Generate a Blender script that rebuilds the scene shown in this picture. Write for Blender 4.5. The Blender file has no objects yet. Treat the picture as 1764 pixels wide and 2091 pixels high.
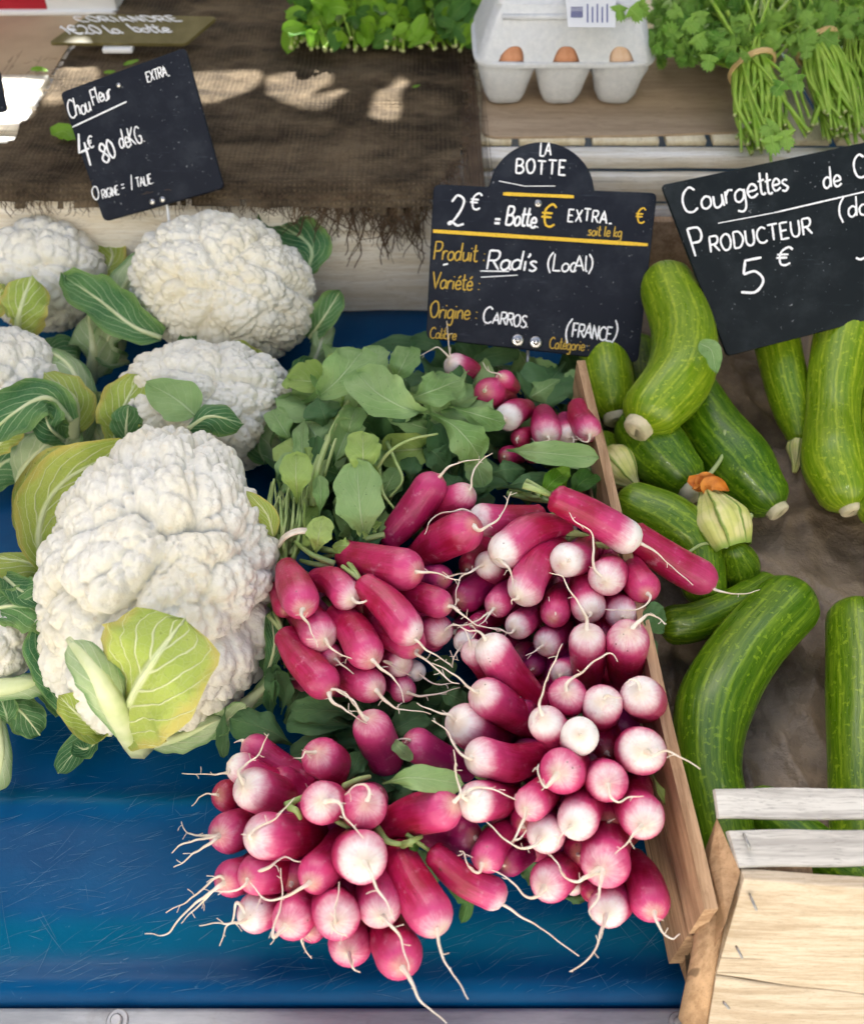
import bpy, bmesh, math, random
import numpy as np
from mathutils import Vector, Matrix, noise
R = math.radians
random.seed(7)
S = bpy.context.scene
COL = S.collection

# ------------------------------------------------------------------ camera
PITCH, FPX, CAMZ = R(49.0), 1911.0, 0.48
cd = bpy.data.cameras.new('camera'); cam = bpy.data.objects.new('camera', cd); COL.objects.link(cam)
cam.location = (0, 0, CAMZ); cam.rotation_euler = (R(90) - PITCH, 0, 0)
cd.sensor_fit = 'HORIZONTAL'; cd.sensor_width = 36.0; cd.lens = 36.0 * FPX / 1764.0
cd.clip_start = 0.01; cd.clip_end = 500
cd.dof.use_dof = True; cd.dof.focus_distance = 0.50; cd.dof.aperture_fstop = 11.0
S.camera = cam
# ------------------------------------------------------------------ sky, sun, exposure
SUN_EL, SUN_AZ = R(42), R(-14)            # azimuth measured from +Y towards +X
SUND = Vector((math.sin(SUN_AZ) * math.cos(SUN_EL), math.cos(SUN_AZ) * math.cos(SUN_EL), math.sin(SUN_EL)))
W = bpy.data.worlds.new('World'); S.world = W; W.use_nodes = True
wn = W.node_tree; bg = wn.nodes['Background']
sky = wn.nodes.new('ShaderNodeTexSky'); sky.sky_type = 'NISHITA'; sky.sun_disc = False
sky.sun_elevation = SUN_EL; sky.sun_rotation = SUN_AZ
sky.air_density = 1.0; sky.dust_density = 6.0; sky.ozone_density = 0.6
wn.links.new(sky.outputs['Color'], bg.inputs['Color']); bg.inputs['Strength'].default_value = 0.055
sl = bpy.data.lights.new('sun', 'SUN'); so = bpy.data.objects.new('sun', sl); COL.objects.link(so)
sl.energy = 5.0; sl.angle = R(0.35); sl.color = (1, 0.94, 0.84)
so.rotation_euler = SUND.to_track_quat('Z', 'Y').to_euler(); so.location = (0, 0, 4)
vs = S.view_settings
vs.view_transform = 'Standard'; vs.look = 'None'; vs.gamma = 1.0; vs.use_curve_mapping = False
vs.exposure = 2.62
vs.use_white_balance = True; vs.white_balance_temperature = 6100; vs.white_balance_tint = 10

# ------------------------------------------------------------------ pixel helpers (1764 x 2091 reading of the photo)
CP = Vector((0, 0, CAMZ)); FW = Vector((0, math.cos(PITCH), -math.sin(PITCH)))
DN = Vector((0, -math.sin(PITCH), -math.cos(PITCH))); RT = Vector((1, 0, 0))
def ray(u, v): return RT * ((u - 882) / FPX) + DN * ((v - 1045.5) / FPX) + FW
def at(u, v, z):
    d = ray(u, v); return CP + d * ((z - CAMZ) / d.z)
def dep(p): return (p - CP).dot(FW)
def atd(u, v, d): return CP + ray(u, v) * d
def onplane(u, v, p, n):
    d = ray(u, v); return CP + d * ((p - CP).dot(n) / d.dot(n))
CR = {'E': (352.8, 1411.2, .35), 'F': (882, 1278.9, .3), 'G': (529.2, 926.1, .2532), 'H': (926.1, 926.1, .275),
      '5': (529.2, 679.1, .3502), '6': (1146.6, 679.1, .3502), '1': (0, 0, .3502), '2': (573.3, 0, .3502), '3': (1146.6, 0, .3502),
      'D': (0, 0, 1), '4': (0, 679.1, .3502), '8': (1146.6, 1359.2, .3502)}
def px(c, x, y): a = CR[c]; return (a[0] + a[2] * x, a[1] + a[2] * y)

# ------------------------------------------------------------------ object helpers
def thing(name, label, cat, loc=(0, 0, 0), group=None):
    o = bpy.data.objects.new(name, None); COL.objects.link(o); o.location = loc; o.empty_display_size = .02
    o['label'] = label; o['category'] = cat
    if group: o['group'] = group
    return o
def tag(o, label, cat, group=None, kind=None):
    if label: o['label'] = label
    if cat: o['category'] = cat
    if group: o['group'] = group
    if kind: o['kind'] = kind
    return o
class MB:
    """collects verts/faces/uvs"""
    def __init__(s): s.v, s.f, s.uv, s.mi = [], [], [], []
    def add(s, vs, fs, uvs=None, mi=0):
        b = len(s.v); s.v += [tuple(x) for x in vs]
        s.f += [tuple(i + b for i in f) for f in fs]; s.mi += [mi] * len(fs)
        s.uv += list(uvs) if uvs is not None else [(0, 0)] * len(vs)
    def build(s, name, mat, parent=None, smooth=True, origin=None):
        root = parent
        while root is not None and root.parent is not None: root = root.parent
        o0 = Vector(root.location) if root else (Vector(origin) if origin else Vector((0, 0, 0)))
        me = bpy.data.meshes.new(name)
        me.from_pydata([tuple(Vector(x) - o0) for x in s.v], [], s.f)
        me.validate(clean_customdata=False)
        uvl = me.uv_layers.new(name='UVMap')
        li = np.empty(len(me.loops), dtype=np.int32); me.loops.foreach_get('vertex_index', li)
        uvl.data.foreach_set('uv', np.array(s.uv, dtype=np.float32)[li].ravel())
        for m in (mat if isinstance(mat, (list, tuple)) else [mat]): me.materials.append(m)
        if len(s.mi) == len(me.polygons): me.polygons.foreach_set('material_index', s.mi)
        if smooth: me.polygons.foreach_set('use_smooth', [True] * len(me.polygons))
        me.update()
        o = bpy.data.objects.new(name, me); COL.objects.link(o)
        if parent: o.parent = parent
        elif origin: o.location = origin
        return o
def frame_from(t, hint):
    t = t.normalized(); n = hint - t * hint.dot(t)
    if n.length < 1e-6: n = t.orthogonal()
    n.normalize(); return t, n, t.cross(n)
def catmull(pts, per=6):
    pts = [Vector(p) for p in pts]
    if len(pts) < 3:
        return [pts[0].lerp(pts[-1], i / per) for i in range(per + 1)]
    P = [pts[0] * 2 - pts[1]] + pts + [pts[-1] * 2 - pts[-2]]; out = []
    for i in range(1, len(P) - 2):
        a, b, c, d = P[i - 1], P[i], P[i + 1], P[i + 2]
        for k in range(per):
            t = k / per
            out.append(.5 * ((2 * b) + (c - a) * t + (2 * a - 5 * b + 4 * c - d) * t * t + (3 * b - a - 3 * c + d) * t ** 3))
    out.append(pts[-1]); return out
def tube(mb, pts, rad, sides=8, mi=0, cap=True, hint=Vector((0, 0, 1)), lump=0):
    n = len(pts); vs, fs, uvs = [], [], []
    rf = rad if callable(rad) else (lambda t: rad)
    nrm = None
    for i, p in enumerate(pts):
        t = (pts[min(i + 1, n - 1)] - pts[max(i - 1, 0)])
        if t.length < 1e-9: t = Vector((0, 0, 1))
        t.normalize()
        if nrm is None: _, nrm, _ = frame_from(t, hint if abs(hint.normalized().dot(t)) < .98 else Vector((1, 0, 0)))
        else:
            nrm = nrm - t * nrm.dot(t); nrm.normalize()
        b = t.cross(nrm); r = rf(i / max(1, n - 1))
        for k in range(sides):
            a = 2 * math.pi * k / sides
            rr = r * (1 + (lump * noise.noise(p * 90 + Vector((math.cos(a), math.sin(a), 0)) * .9) if lump else 0))
            vs.append(p + nrm * (math.cos(a) * rr) + b * (math.sin(a) * rr)); uvs.append((k / sides, i / max(1, n - 1)))
    for i in range(n - 1):
        for k in range(sides):
            k2 = (k + 1) % sides
            fs.append((i * sides + k, i * sides + k2, (i + 1) * sides + k2, (i + 1) * sides + k))
    if cap:
        fs.append(tuple(range(sides))[::-1]); fs.append(tuple((n - 1) * sides + k for k in range(sides)))
    mb.add(vs, fs, uvs, mi)
def box(mb, c, sx, sy, sz, rot=None, mi=0, bev=.0006, jit=0, seg=1):
    """box with bevelled edges, centre c, full sizes, long boxes get slightly uneven edges"""
    bm = bmesh.new(); bmesh.ops.create_cube(bm, size=1)
    for v in bm.verts: v.co = Vector((v.co.x * sx, v.co.y * sy, v.co.z * sz))
    if seg > 1:
        ax = max(range(3), key=lambda i: (sx, sy, sz)[i])
        es = [e for e in bm.edges if abs((e.verts[0].co - e.verts[1].co)[ax]) > 1e-6]
        bmesh.ops.subdivide_edges(bm, edges=es, cuts=seg, use_grid_fill=True)
    if bev: bmesh.ops.bevel(bm, geom=list(bm.edges) if seg == 1 else [e for e in bm.edges if e.is_manifold and e.calc_face_angle(0) > .5], offset=bev, segments=1, affect='EDGES')
    M = (rot.to_4x4() if rot else Matrix.Identity(4)); c = Vector(c)
    bm.verts.ensure_lookup_table(); vs = []
    for v in bm.verts:
        w = M @ v.co + c
        if jit: w = w + Vector((noise.noise(w * 35), noise.noise(w * 35 + Vector((9, 0, 0))), noise.noise(w * 35 + Vector((0, 9, 0))))) * jit
        vs.append(w)
    fs = [[v.index for v in f.verts] for f in bm.faces]
    uvs = [(v.co.x, v.co.y) for v in bm.verts]
    mb.add(vs, fs, uvs, mi); bm.free()

FRONT = at(882, 2043, 0).y      # front edge of the blue top
WALLY = at(882, 637, 0).y       # foot of the crate boards behind
TIER = .112
# ------------------------------------------------------------------ materials
def nd(nt, typ, ins=None, **props):
    n = nt.nodes.new('ShaderNode' + typ)
    for k, v in props.items(): setattr(n, k, v)
    for k, v in (ins or {}).items():
        if isinstance(v, tuple) and len(v) == 2 and hasattr(v[0], 'outputs'): nt.links.new(v[0].outputs[v[1]], n.inputs[k])
        elif hasattr(v, 'outputs'): nt.links.new(v.outputs[0], n.inputs[k])
        else: n.inputs[k].default_value = v
    return n
def mth(nt, op, a, b=0.0, c=None, clamp=False):
    ins = {0: a, 1: b}
    if c is not None: ins[2] = c
    return nd(nt, 'Math', ins, operation=op, use_clamp=clamp)
def sstep(nt, x, lo, hi):
    n = nd(nt, 'MapRange', {'Value': x, 'From Min': lo, 'From Max': hi, 'To Min': 0.0, 'To Max': 1.0}, interpolation_type='SMOOTHSTEP')
    return n
def mix(nt, f, a, b):
    n = nt.nodes.new('ShaderNodeMix'); n.data_type = 'RGBA'
    for k, v in ((0, f), (6, a), (7, b)):
        if hasattr(v, 'outputs'):
            o = v.outputs[2] if v.bl_idname == 'ShaderNodeMix' else v.outputs[0]
            nt.links.new(o, n.inputs[k])
        elif k == 0: n.inputs[0].default_value = v
        else: n.inputs[k].default_value = (*v, 1) if len(v) == 3 else v
    return n
def mat(name, rough=.5, spec=.5):
    m = bpy.data.materials.new(name); m.use_nodes = True; nt = m.node_tree
    b = nt.nodes['Principled BSDF']; b.inputs['Roughness'].default_value = rough
    b.inputs['Specular IOR Level'].default_value = spec
    return m, nt, b
def setc(nt, b, c): nt.links.new(c.outputs[2] if c.bl_idname == 'ShaderNodeMix' else c.outputs[0], b.inputs['Base Color'])
def bump(nt, b, h, strength=.3, dist=.001):
    n = nd(nt, 'Bump', {'Height': h, 'Strength': strength, 'Distance': dist}); nt.links.new(n.outputs[0], b.inputs['Normal'])
def noi(nt, vec, scale, detail=3, rough=.55, **k):
    n = nd(nt, 'TexNoise', {'Scale': scale, 'Detail': detail, 'Roughness': rough, **k})
    if vec is not None: nt.links.new(vec.outputs[0] if not isinstance(vec, tuple) else vec[0].outputs[vec[1]], n.inputs['Vector'])
    return n
def tc(nt, which='Object'): return (nt.nodes.new('ShaderNodeTexCoord'), which)
def mapping(nt, src, scale=(1, 1, 1), rot=(0, 0, 0)):
    return nd(nt, 'Mapping', {'Vector': src, 'Scale': scale, 'Rotation': rot})
def objattr(nt, name): return nd(nt, 'Attribute', attribute_type='OBJECT', attribute_name=name)
def rnd(nt): return (nt.nodes.new('ShaderNodeObjectInfo'), 'Random')

def simple(name, col, rough=.6, col2=None, scale=60, bmp=0, metal=0, spec=.4):
    m, nt, b = mat(name, rough, spec)
    if col2:
        n = noi(nt, tc(nt), scale, 5); setc(nt, b, mix(nt, sstep(nt, n, .3, .7), col, col2))
        if bmp: bump(nt, b, n, bmp, .001)
    else: b.inputs['Base Color'].default_value = (*col, 1)
    b.inputs['Metallic'].default_value = metal
    return m
def wood(name, c1, c2, axis='X', rough=.75, stain=None, scale=1.0, knots=0.0):
    m, nt, b = mat(name, rough, .3)
    o = tc(nt); sc = {'X': (4, 70, 70), 'Y': (70, 4, 70), 'Z': (70, 70, 4)}[axis]
    sc = tuple(x * scale for x in sc)
    r = rnd(nt)
    add = nd(nt, 'VectorMath', {0: o, 1: r}, operation='ADD')
    mp = mapping(nt, add, sc)
    warp = nd(nt, 'VectorMath', {0: noi(nt, mapping(nt, add, (6, 6, 6)), 3.0, 2), 1: (.45, .45, .45)}, operation='MULTIPLY')
    mp2 = nd(nt, 'VectorMath', {0: mp, 1: warp}, operation='ADD')
    g = noi(nt, mp2, 1.6, 6, .65); f = noi(nt, mp2, 7.0, 3, .7)
    h = mth(nt, 'ADD', mth(nt, 'MULTIPLY', g, .65), mth(nt, 'MULTIPLY', f, .35))
    c = mix(nt, sstep(nt, h, .38, .60), c2, c1)
    big = noi(nt, mapping(nt, add, tuple(max(3, s * .12) for s in sc)), 1.6, 4, .6)
    if stain: c = mix(nt, mth(nt, 'MULTIPLY', sstep(nt, big, .5, .72), .8), c, stain)
    if knots:
        vo = nd(nt, 'TexVoronoi', {'Vector': mapping(nt, add, (11, 24, 24)), 'Scale': 1.0, 'Randomness': 1.0})
        c = mix(nt, mth(nt, 'MULTIPLY', sstep(nt, vo, .125, .07), knots), c, (.1, .05, .025))
    ck = noi(nt, mapping(nt, add, tuple(max(2.0, q * .5) if q < 10 * scale else q * 1.6 for q in sc)), 1.0, 2, .5)
    c = mix(nt, mth(nt, 'MULTIPLY', sstep(nt, ck, .70, .76), .7), c, tuple(x * .35 for x in c2))
    fine = noi(nt, mp2, 26, 2, .6)
    c = mix(nt, mth(nt, 'MULTIPLY', sstep(nt, fine, .56, .72), .55), c, tuple(x * .45 for x in c2))
    setc(nt, b, c); bump(nt, b, h, .45, .0012)
    return m

# radish skin: UV.y runs from the crown (0) to the tip (1)
def radish_mat():
    m, nt, b = mat('radish_skin', .3, .5)
    uv = tc(nt, 'UV'); sep = nd(nt, 'SeparateXYZ', {0: uv}); o = tc(nt)
    r = rnd(nt); add = nd(nt, 'VectorMath', {0: o, 1: r}, operation='ADD')
    n1 = noi(nt, add, 75, 5, .62)
    st = noi(nt, mapping(nt, uv, (26, 1.6, 1)), 1.5, 4, .65, )
    n3 = noi(nt, add, 400, 3, .6)
    t = mth(nt, 'ADD', (sep, 1), mth(nt, 'MULTIPLY', mth(nt, 'SUBTRACT', n1, .5), .30))
    t = mth(nt, 'ADD', t, mth(nt, 'MULTIPLY', mth(nt, 'SUBTRACT', st, .5), .11))
    ws = objattr(nt, 'white_start')
    t = mth(nt, 'SUBTRACT', t, (ws, 'Fac'))
    f = sstep(nt, t, -.1, .13)
    red = mix(nt, sstep(nt, mth(nt, 'ADD', mth(nt, 'MULTIPLY', n1, .6), mth(nt, 'MULTIPLY', st, .4)), .40, .62), (.30, .005, .034), (.45, .014, .10))
    tone = objattr(nt, 'tone')
    red = mix(nt, (mth(nt, 'MULTIPLY', (tone, 'Fac'), .85)), red, (.27, .012, .13))
    pink = mix(nt, sstep(nt, t, -.42, .02), red, (.58, .058, .20))
    white = mix(nt, sstep(nt, n3, .5, .8), (.83, .80, .76), (.76, .69, .6))
    c = mix(nt, f, pink, white)
    tipf = mth(nt, 'MULTIPLY', sstep(nt, mth(nt, 'ADD', (sep, 1), mth(nt, 'MULTIPLY', mth(nt, 'SUBTRACT', n1, .5), .06)), .95, 1.0), .5)
    c = mix(nt, tipf, c, (.6, .42, .22))
    blot = noi(nt, add, 170, 4, .7)
    c = mix(nt, mth(nt, 'MULTIPLY', sstep(nt, blot, .56, .74), .5), c, (.60, .27, .36))
    cr = noi(nt, mapping(nt, uv, (3, 60, 1)), 2.0, 3, .7)
    c = mix(nt, mth(nt, 'MULTIPLY', mth(nt, 'MULTIPLY', sstep(nt, cr, .66, .74), sstep(nt, n1, .5, .66)), .55), c, (.45, .27, .16))
    so_ = nd(nt, 'TexVoronoi', {'Vector': add, 'Scale': 260.0}); c = mix(nt, mth(nt, 'MULTIPLY', mth(nt, 'MULTIPLY', sstep(nt, so_, .16, .08), sstep(nt, n1, .56, .62)), .75), c, (.12, .06, .035))
    setc(nt, b, c)
    b.inputs['Subsurface Weight'].default_value = .12; b.inputs['Subsurface Radius'].default_value = (.004, .0015, .0015); b.inputs['Subsurface Scale'].default_value = .6
    nt.links.new(mth(nt, 'ADD', mth(nt, 'MULTIPLY', n3, .25), .22).outputs[0], b.inputs['Roughness'])
    bump(nt, b, mth(nt, 'ADD', mth(nt, 'MULTIPLY', st, .6), mth(nt, 'MULTIPLY', blot, .8)), .35, .0015)
    return m
def leaf_mat(name, blade, blade2, vein, nv=7, vw=.5, mid=.1, edge=None, rough=.5, slope=.45, trans=.25, hue=.5):
    m, nt, b = mat(name, rough, .25)
    uv = tc(nt, 'UV'); o = tc(nt)
    wn_ = noi(nt, o, 45, 2)
    sep = nd(nt, 'SeparateXYZ', {0: uv})
    v = mth(nt, 'MULTIPLY', mth(nt, 'SUBTRACT', (sep, 0), .5), 2.0)
    wob = mth(nt, 'MULTIPLY', mth(nt, 'SUBTRACT', wn_, .5), .22)
    a = mth(nt, 'ABSOLUTE', mth(nt, 'ADD', v, mth(nt, 'MULTIPLY', wob, .35)))
    y = (sep, 1)
    mw = mth(nt, 'MULTIPLY_ADD', y, -mid * .85, mid)
    m1 = nd(nt, 'MapRange', {'Value': a, 'From Min': mth(nt, 'MULTIPLY', mw, 1.6), 'From Max': mth(nt, 'MULTIPLY', mw, .5)}, interpolation_type='SMOOTHSTEP')
    q = mth(nt, 'ADD', mth(nt, 'SUBTRACT', y, mth(nt, 'MULTIPLY', a, slope)), wob)
    q = mth(nt, 'ADD', q, mth(nt, 'MULTIPLY', sstep(nt, v, -.01, .01), .5 / nv))
    pp = mth(nt, 'PINGPONG', mth(nt, 'MULTIPLY', q, float(nv)), .5)
    wv = mth(nt, 'MULTIPLY_ADD', a, -.11, .13)
    m2 = nd(nt, 'MapRange', {'Value': pp, 'From Min': wv, 'From Max': mth(nt, 'MULTIPLY', wv, .3)}, interpolation_type='SMOOTHSTEP')
    fvn = nd(nt, 'TexVoronoi', {'Vector': mapping(nt, uv, (16, 22, 1)), 'Scale': 1.0}, feature='DISTANCE_TO_EDGE')
    m3 = mth(nt, 'MULTIPLY', sstep(nt, fvn, .07, .0), .2)
    vm = mth(nt, 'MAXIMUM', m1, mth(nt, 'MAXIMUM', mth(nt, 'MULTIPLY', m2, vw), mth(nt, 'MULTIPLY', m3, vw)))
    big = noi(nt, nd(nt, 'VectorMath', {0: o, 1: rnd(nt)}, operation='ADD'), 28, 4)
    c = mix(nt, sstep(nt, big, .35, .68), blade, blade2)
    c = mix(nt, mth(nt, 'MULTIPLY', rnd(nt), hue), c, blade2)
    if edge: c = mix(nt, sstep(nt, mth(nt, 'ADD', a, mth(nt, 'MULTIPLY', mth(nt, 'SUBTRACT', big, .5), .9)), .72, 1.0), c, edge)
    sp = noi(nt, o, 330, 2)
    c = mix(nt, mth(nt, 'MULTIPLY', sstep(nt, sp, .68, .76), .6), c, tuple(x * .4 for x in blade))
    c = mix(nt, vm, c, vein); setc(nt, b, c)
    hgt = mth(nt, 'ADD', mth(nt, 'MULTIPLY', vm, .7), mth(nt, 'MULTIPLY', noi(nt, o, 130, 3), .8)); bump(nt, b, mth(nt, 'ADD', hgt, mth(nt, 'MULTIPLY', noi(nt, o, 48, 3), 1.6)), .6, .002)
    if trans:
        tr = nd(nt, 'BsdfTranslucent'); nt.links.new(c.outputs[2], tr.inputs['Color'])
        ms = nd(nt, 'MixShader', {0: trans}); nt.links.new(b.outputs[0], ms.inputs[1]); nt.links.new(tr.outputs[0], ms.inputs[2])
        nt.links.new(ms.outputs[0], nt.nodes['Material Output'].inputs['Surface'])
    return m
def curd_mat():
    m, nt, b = mat('cauliflower_curd', .6, .35)
    o = tc(nt); n = noi(nt, o, 22, 5, .6); n2 = noi(nt, o, 600, 4, .65); n3 = noi(nt, o, 120, 5, .7)
    c = mix(nt, sstep(nt, n, .4, .72), (.74, .73, .655), (.70, .66, .52))
    c = mix(nt, mth(nt, 'MULTIPLY', sstep(nt, n3, .56, .76), .5), c, (.60, .48, .29))
    sp = nd(nt, 'TexVoronoi', {'Vector': o, 'Scale': 75.0}); g = sstep(nt, sp, .05, .02)
    c = mix(nt, mth(nt, 'MULTIPLY', g, mth(nt, 'MULTIPLY', sstep(nt, n3, .54, .58), .8)), c, (.22, .14, .08))
    setc(nt, b, c)
    v = nd(nt, 'TexVoronoi', {'Vector': o, 'Scale': 620.0, 'Randomness': 1.0})
    bump(nt, b, mth(nt, 'SUBTRACT', mth(nt, 'MULTIPLY', n2, .5), v), .35, .0007)
    b.inputs['Subsurface Weight'].default_value = .06; b.inputs['Subsurface Radius'].default_value = (.002, .0018, .0012); b.inputs['Subsurface Scale'].default_value = .7
    return m
def courgette_mat():
    m, nt, b = mat('courgette_skin', .3, .42)
    uv = tc(nt, 'UV'); sep = nd(nt, 'SeparateXYZ', {0: uv}); o = nd(nt, 'VectorMath', {0: tc(nt), 1: rnd(nt)}, operation='ADD')
    ca = mapping(nt, uv, (1, 1, 1))
    n1 = noi(nt, o, 30, 3)
    ang = mth(nt, 'ADD', (sep, 0), mth(nt, 'MULTIPLY', mth(nt, 'SUBTRACT', n1, .5), .035))
    pp = mth(nt, 'PINGPONG', mth(nt, 'MULTIPLY', ang, 10.0), .5)
    line = sstep(nt, pp, .11, .02)
    brk = noi(nt, mapping(nt, uv, (40, 26, 1)), 1.0, 3, .6)
    line = mth(nt, 'MULTIPLY', line, sstep(nt, brk, .32, .55))
    streak = noi(nt, mapping(nt, uv, (46, 7, 1)), 1.0, 4, .7)
    fleck = sstep(nt, noi(nt, o, 330, 2, .6), .58, .68)
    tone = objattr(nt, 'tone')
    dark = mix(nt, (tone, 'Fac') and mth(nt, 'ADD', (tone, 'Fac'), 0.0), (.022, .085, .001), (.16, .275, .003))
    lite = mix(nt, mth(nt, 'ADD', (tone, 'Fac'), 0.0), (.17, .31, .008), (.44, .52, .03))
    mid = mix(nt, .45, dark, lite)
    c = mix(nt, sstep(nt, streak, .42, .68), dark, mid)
    c = mix(nt, mth(nt, 'MULTIPLY', fleck, .65), c, lite)
    c = mix(nt, mth(nt, 'MULTIPLY', line, .6), c, lite)
    ends = mth(nt, 'MAXIMUM', sstep(nt, (sep, 1), .06, .0), sstep(nt, (sep, 1), .95, 1.0))
    c = mix(nt, mth(nt, 'MULTIPLY', ends, .5), c, lite)
    scar = noi(nt, o, 85, 5, .75)
    c = mix(nt, mth(nt, 'MULTIPLY', sstep(nt, scar, .68, .74), .6), c, (.3, .32, .15))
    setc(nt, b, c)
    bump(nt, b, mth(nt, 'ADD', streak, mth(nt, 'MULTIPLY', n1, 1.2)), .2, .0015)
    nt.links.new(mth(nt, 'MULTIPLY_ADD', streak, .3, .16).outputs[0], b.inputs['Roughness'])
    return m
def slate_mat(name, base, dust):
    m, nt, b = mat(name, .6, .2); o = tc(nt)
    n = noi(nt, o, 38, 6, .65); s = noi(nt, mapping(nt, o, (30, 260, 260), (.3, .5, .9)), 1.0, 4, .7)
    c = mix(nt, mth(nt, 'MULTIPLY', sstep(nt, n, .42, .8), .7), base, dust)
    c = mix(nt, mth(nt, 'MULTIPLY', sstep(nt, s, .62, .78), .45), c, tuple(x * 2.2 for x in dust))
    sp = noi(nt, o, 420, 2); c = mix(nt, mth(nt, 'MULTIPLY', sstep(nt, sp, .7, .76), .6), c, (.28, .3, .32))
    setc(nt, b, c); bump(nt, b, n, .12, .0008); return m
def chalk_mat(name, col):
    m, nt, b = mat(name, .85, .2); o = tc(nt)
    n = noi(nt, o, 900, 3, .7); setc(nt, b, mix(nt, sstep(nt, n, .28, .5), tuple(x * .55 for x in col), col)); return m
def burlap_mat():
    m, nt, b = mat('burlap', .95, .1); o = tc(nt)
    w1 = nd(nt, 'TexWave', {'Vector': o, 'Scale': 85.0, 'Distortion': 1.2, 'Detail': 2.0, 'Detail Scale': 2.0}, bands_direction='X')
    w2 = nd(nt, 'TexWave', {'Vector': o, 'Scale': 85.0, 'Distortion': 1.2, 'Detail': 2.0, 'Detail Scale': 2.0}, bands_direction='Y')
    n = noi(nt, mapping(nt, o, (14, 26, 20)), 1.0, 6, .7); n2 = noi(nt, o, 900, 3, .8)
    h = mth(nt, 'MULTIPLY', (w1, 'Fac'), (w2, 'Fac'))
    c = mix(nt, sstep(nt, n, .36, .68), (.036, .027, .018), (.185, .14, .088))
    pm = noi(nt, o, 24, 5, .7); c = mix(nt, mth(nt, 'MULTIPLY', h, mth(nt, 'MULTIPLY', sstep(nt, pm, .35, .65), .55)), c, (.28, .215, .14))
    c = mix(nt, mth(nt, 'MULTIPLY', sstep(nt, n2, .5, .75), .55), c, (.02, .016, .012))
    setc(nt, b, c); bump(nt, b, mth(nt, 'ADD', h, n2), .9, .002); return m
def blue_mat():
    m, nt, b = mat('blue_paint', .42, .12); o = tc(nt)
    n = noi(nt, o, 9, 5, .6); n2 = noi(nt, mapping(nt, o, (12, 90, 10)), 1.0, 5, .7)
    c = mix(nt, sstep(nt, n, .35, .7), (.0008, .052, .155), (.001, .078, .205))
    c = mix(nt, mth(nt, 'MULTIPLY', sstep(nt, n2, .55, .75), .4), c, (.002, .075, .2))
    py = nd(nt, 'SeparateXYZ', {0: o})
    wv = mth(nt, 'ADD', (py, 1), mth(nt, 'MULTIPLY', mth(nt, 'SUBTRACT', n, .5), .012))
    for yc, hw, am in ((.030, .015, .55), (.1005, .0065, .4)):  # lighter teal bands: sky reflection on the folds, painted into the colour
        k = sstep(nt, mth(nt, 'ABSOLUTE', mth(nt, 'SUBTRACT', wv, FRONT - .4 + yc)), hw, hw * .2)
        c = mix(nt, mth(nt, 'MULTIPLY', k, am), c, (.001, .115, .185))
    d = noi(nt, o, 260, 4, .75); c = mix(nt, mth(nt, 'MULTIPLY', sstep(nt, d, .66, .74), .5), c, (.1, .22, .34))
    setc(nt, b, c); nt.links.new(mth(nt, 'MULTIPLY_ADD', n2, .35, .2).outputs[0], b.inputs['Roughness'])
    bump(nt, b, mth(nt, 'ADD', n2, d), .12, .001); return m

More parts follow.
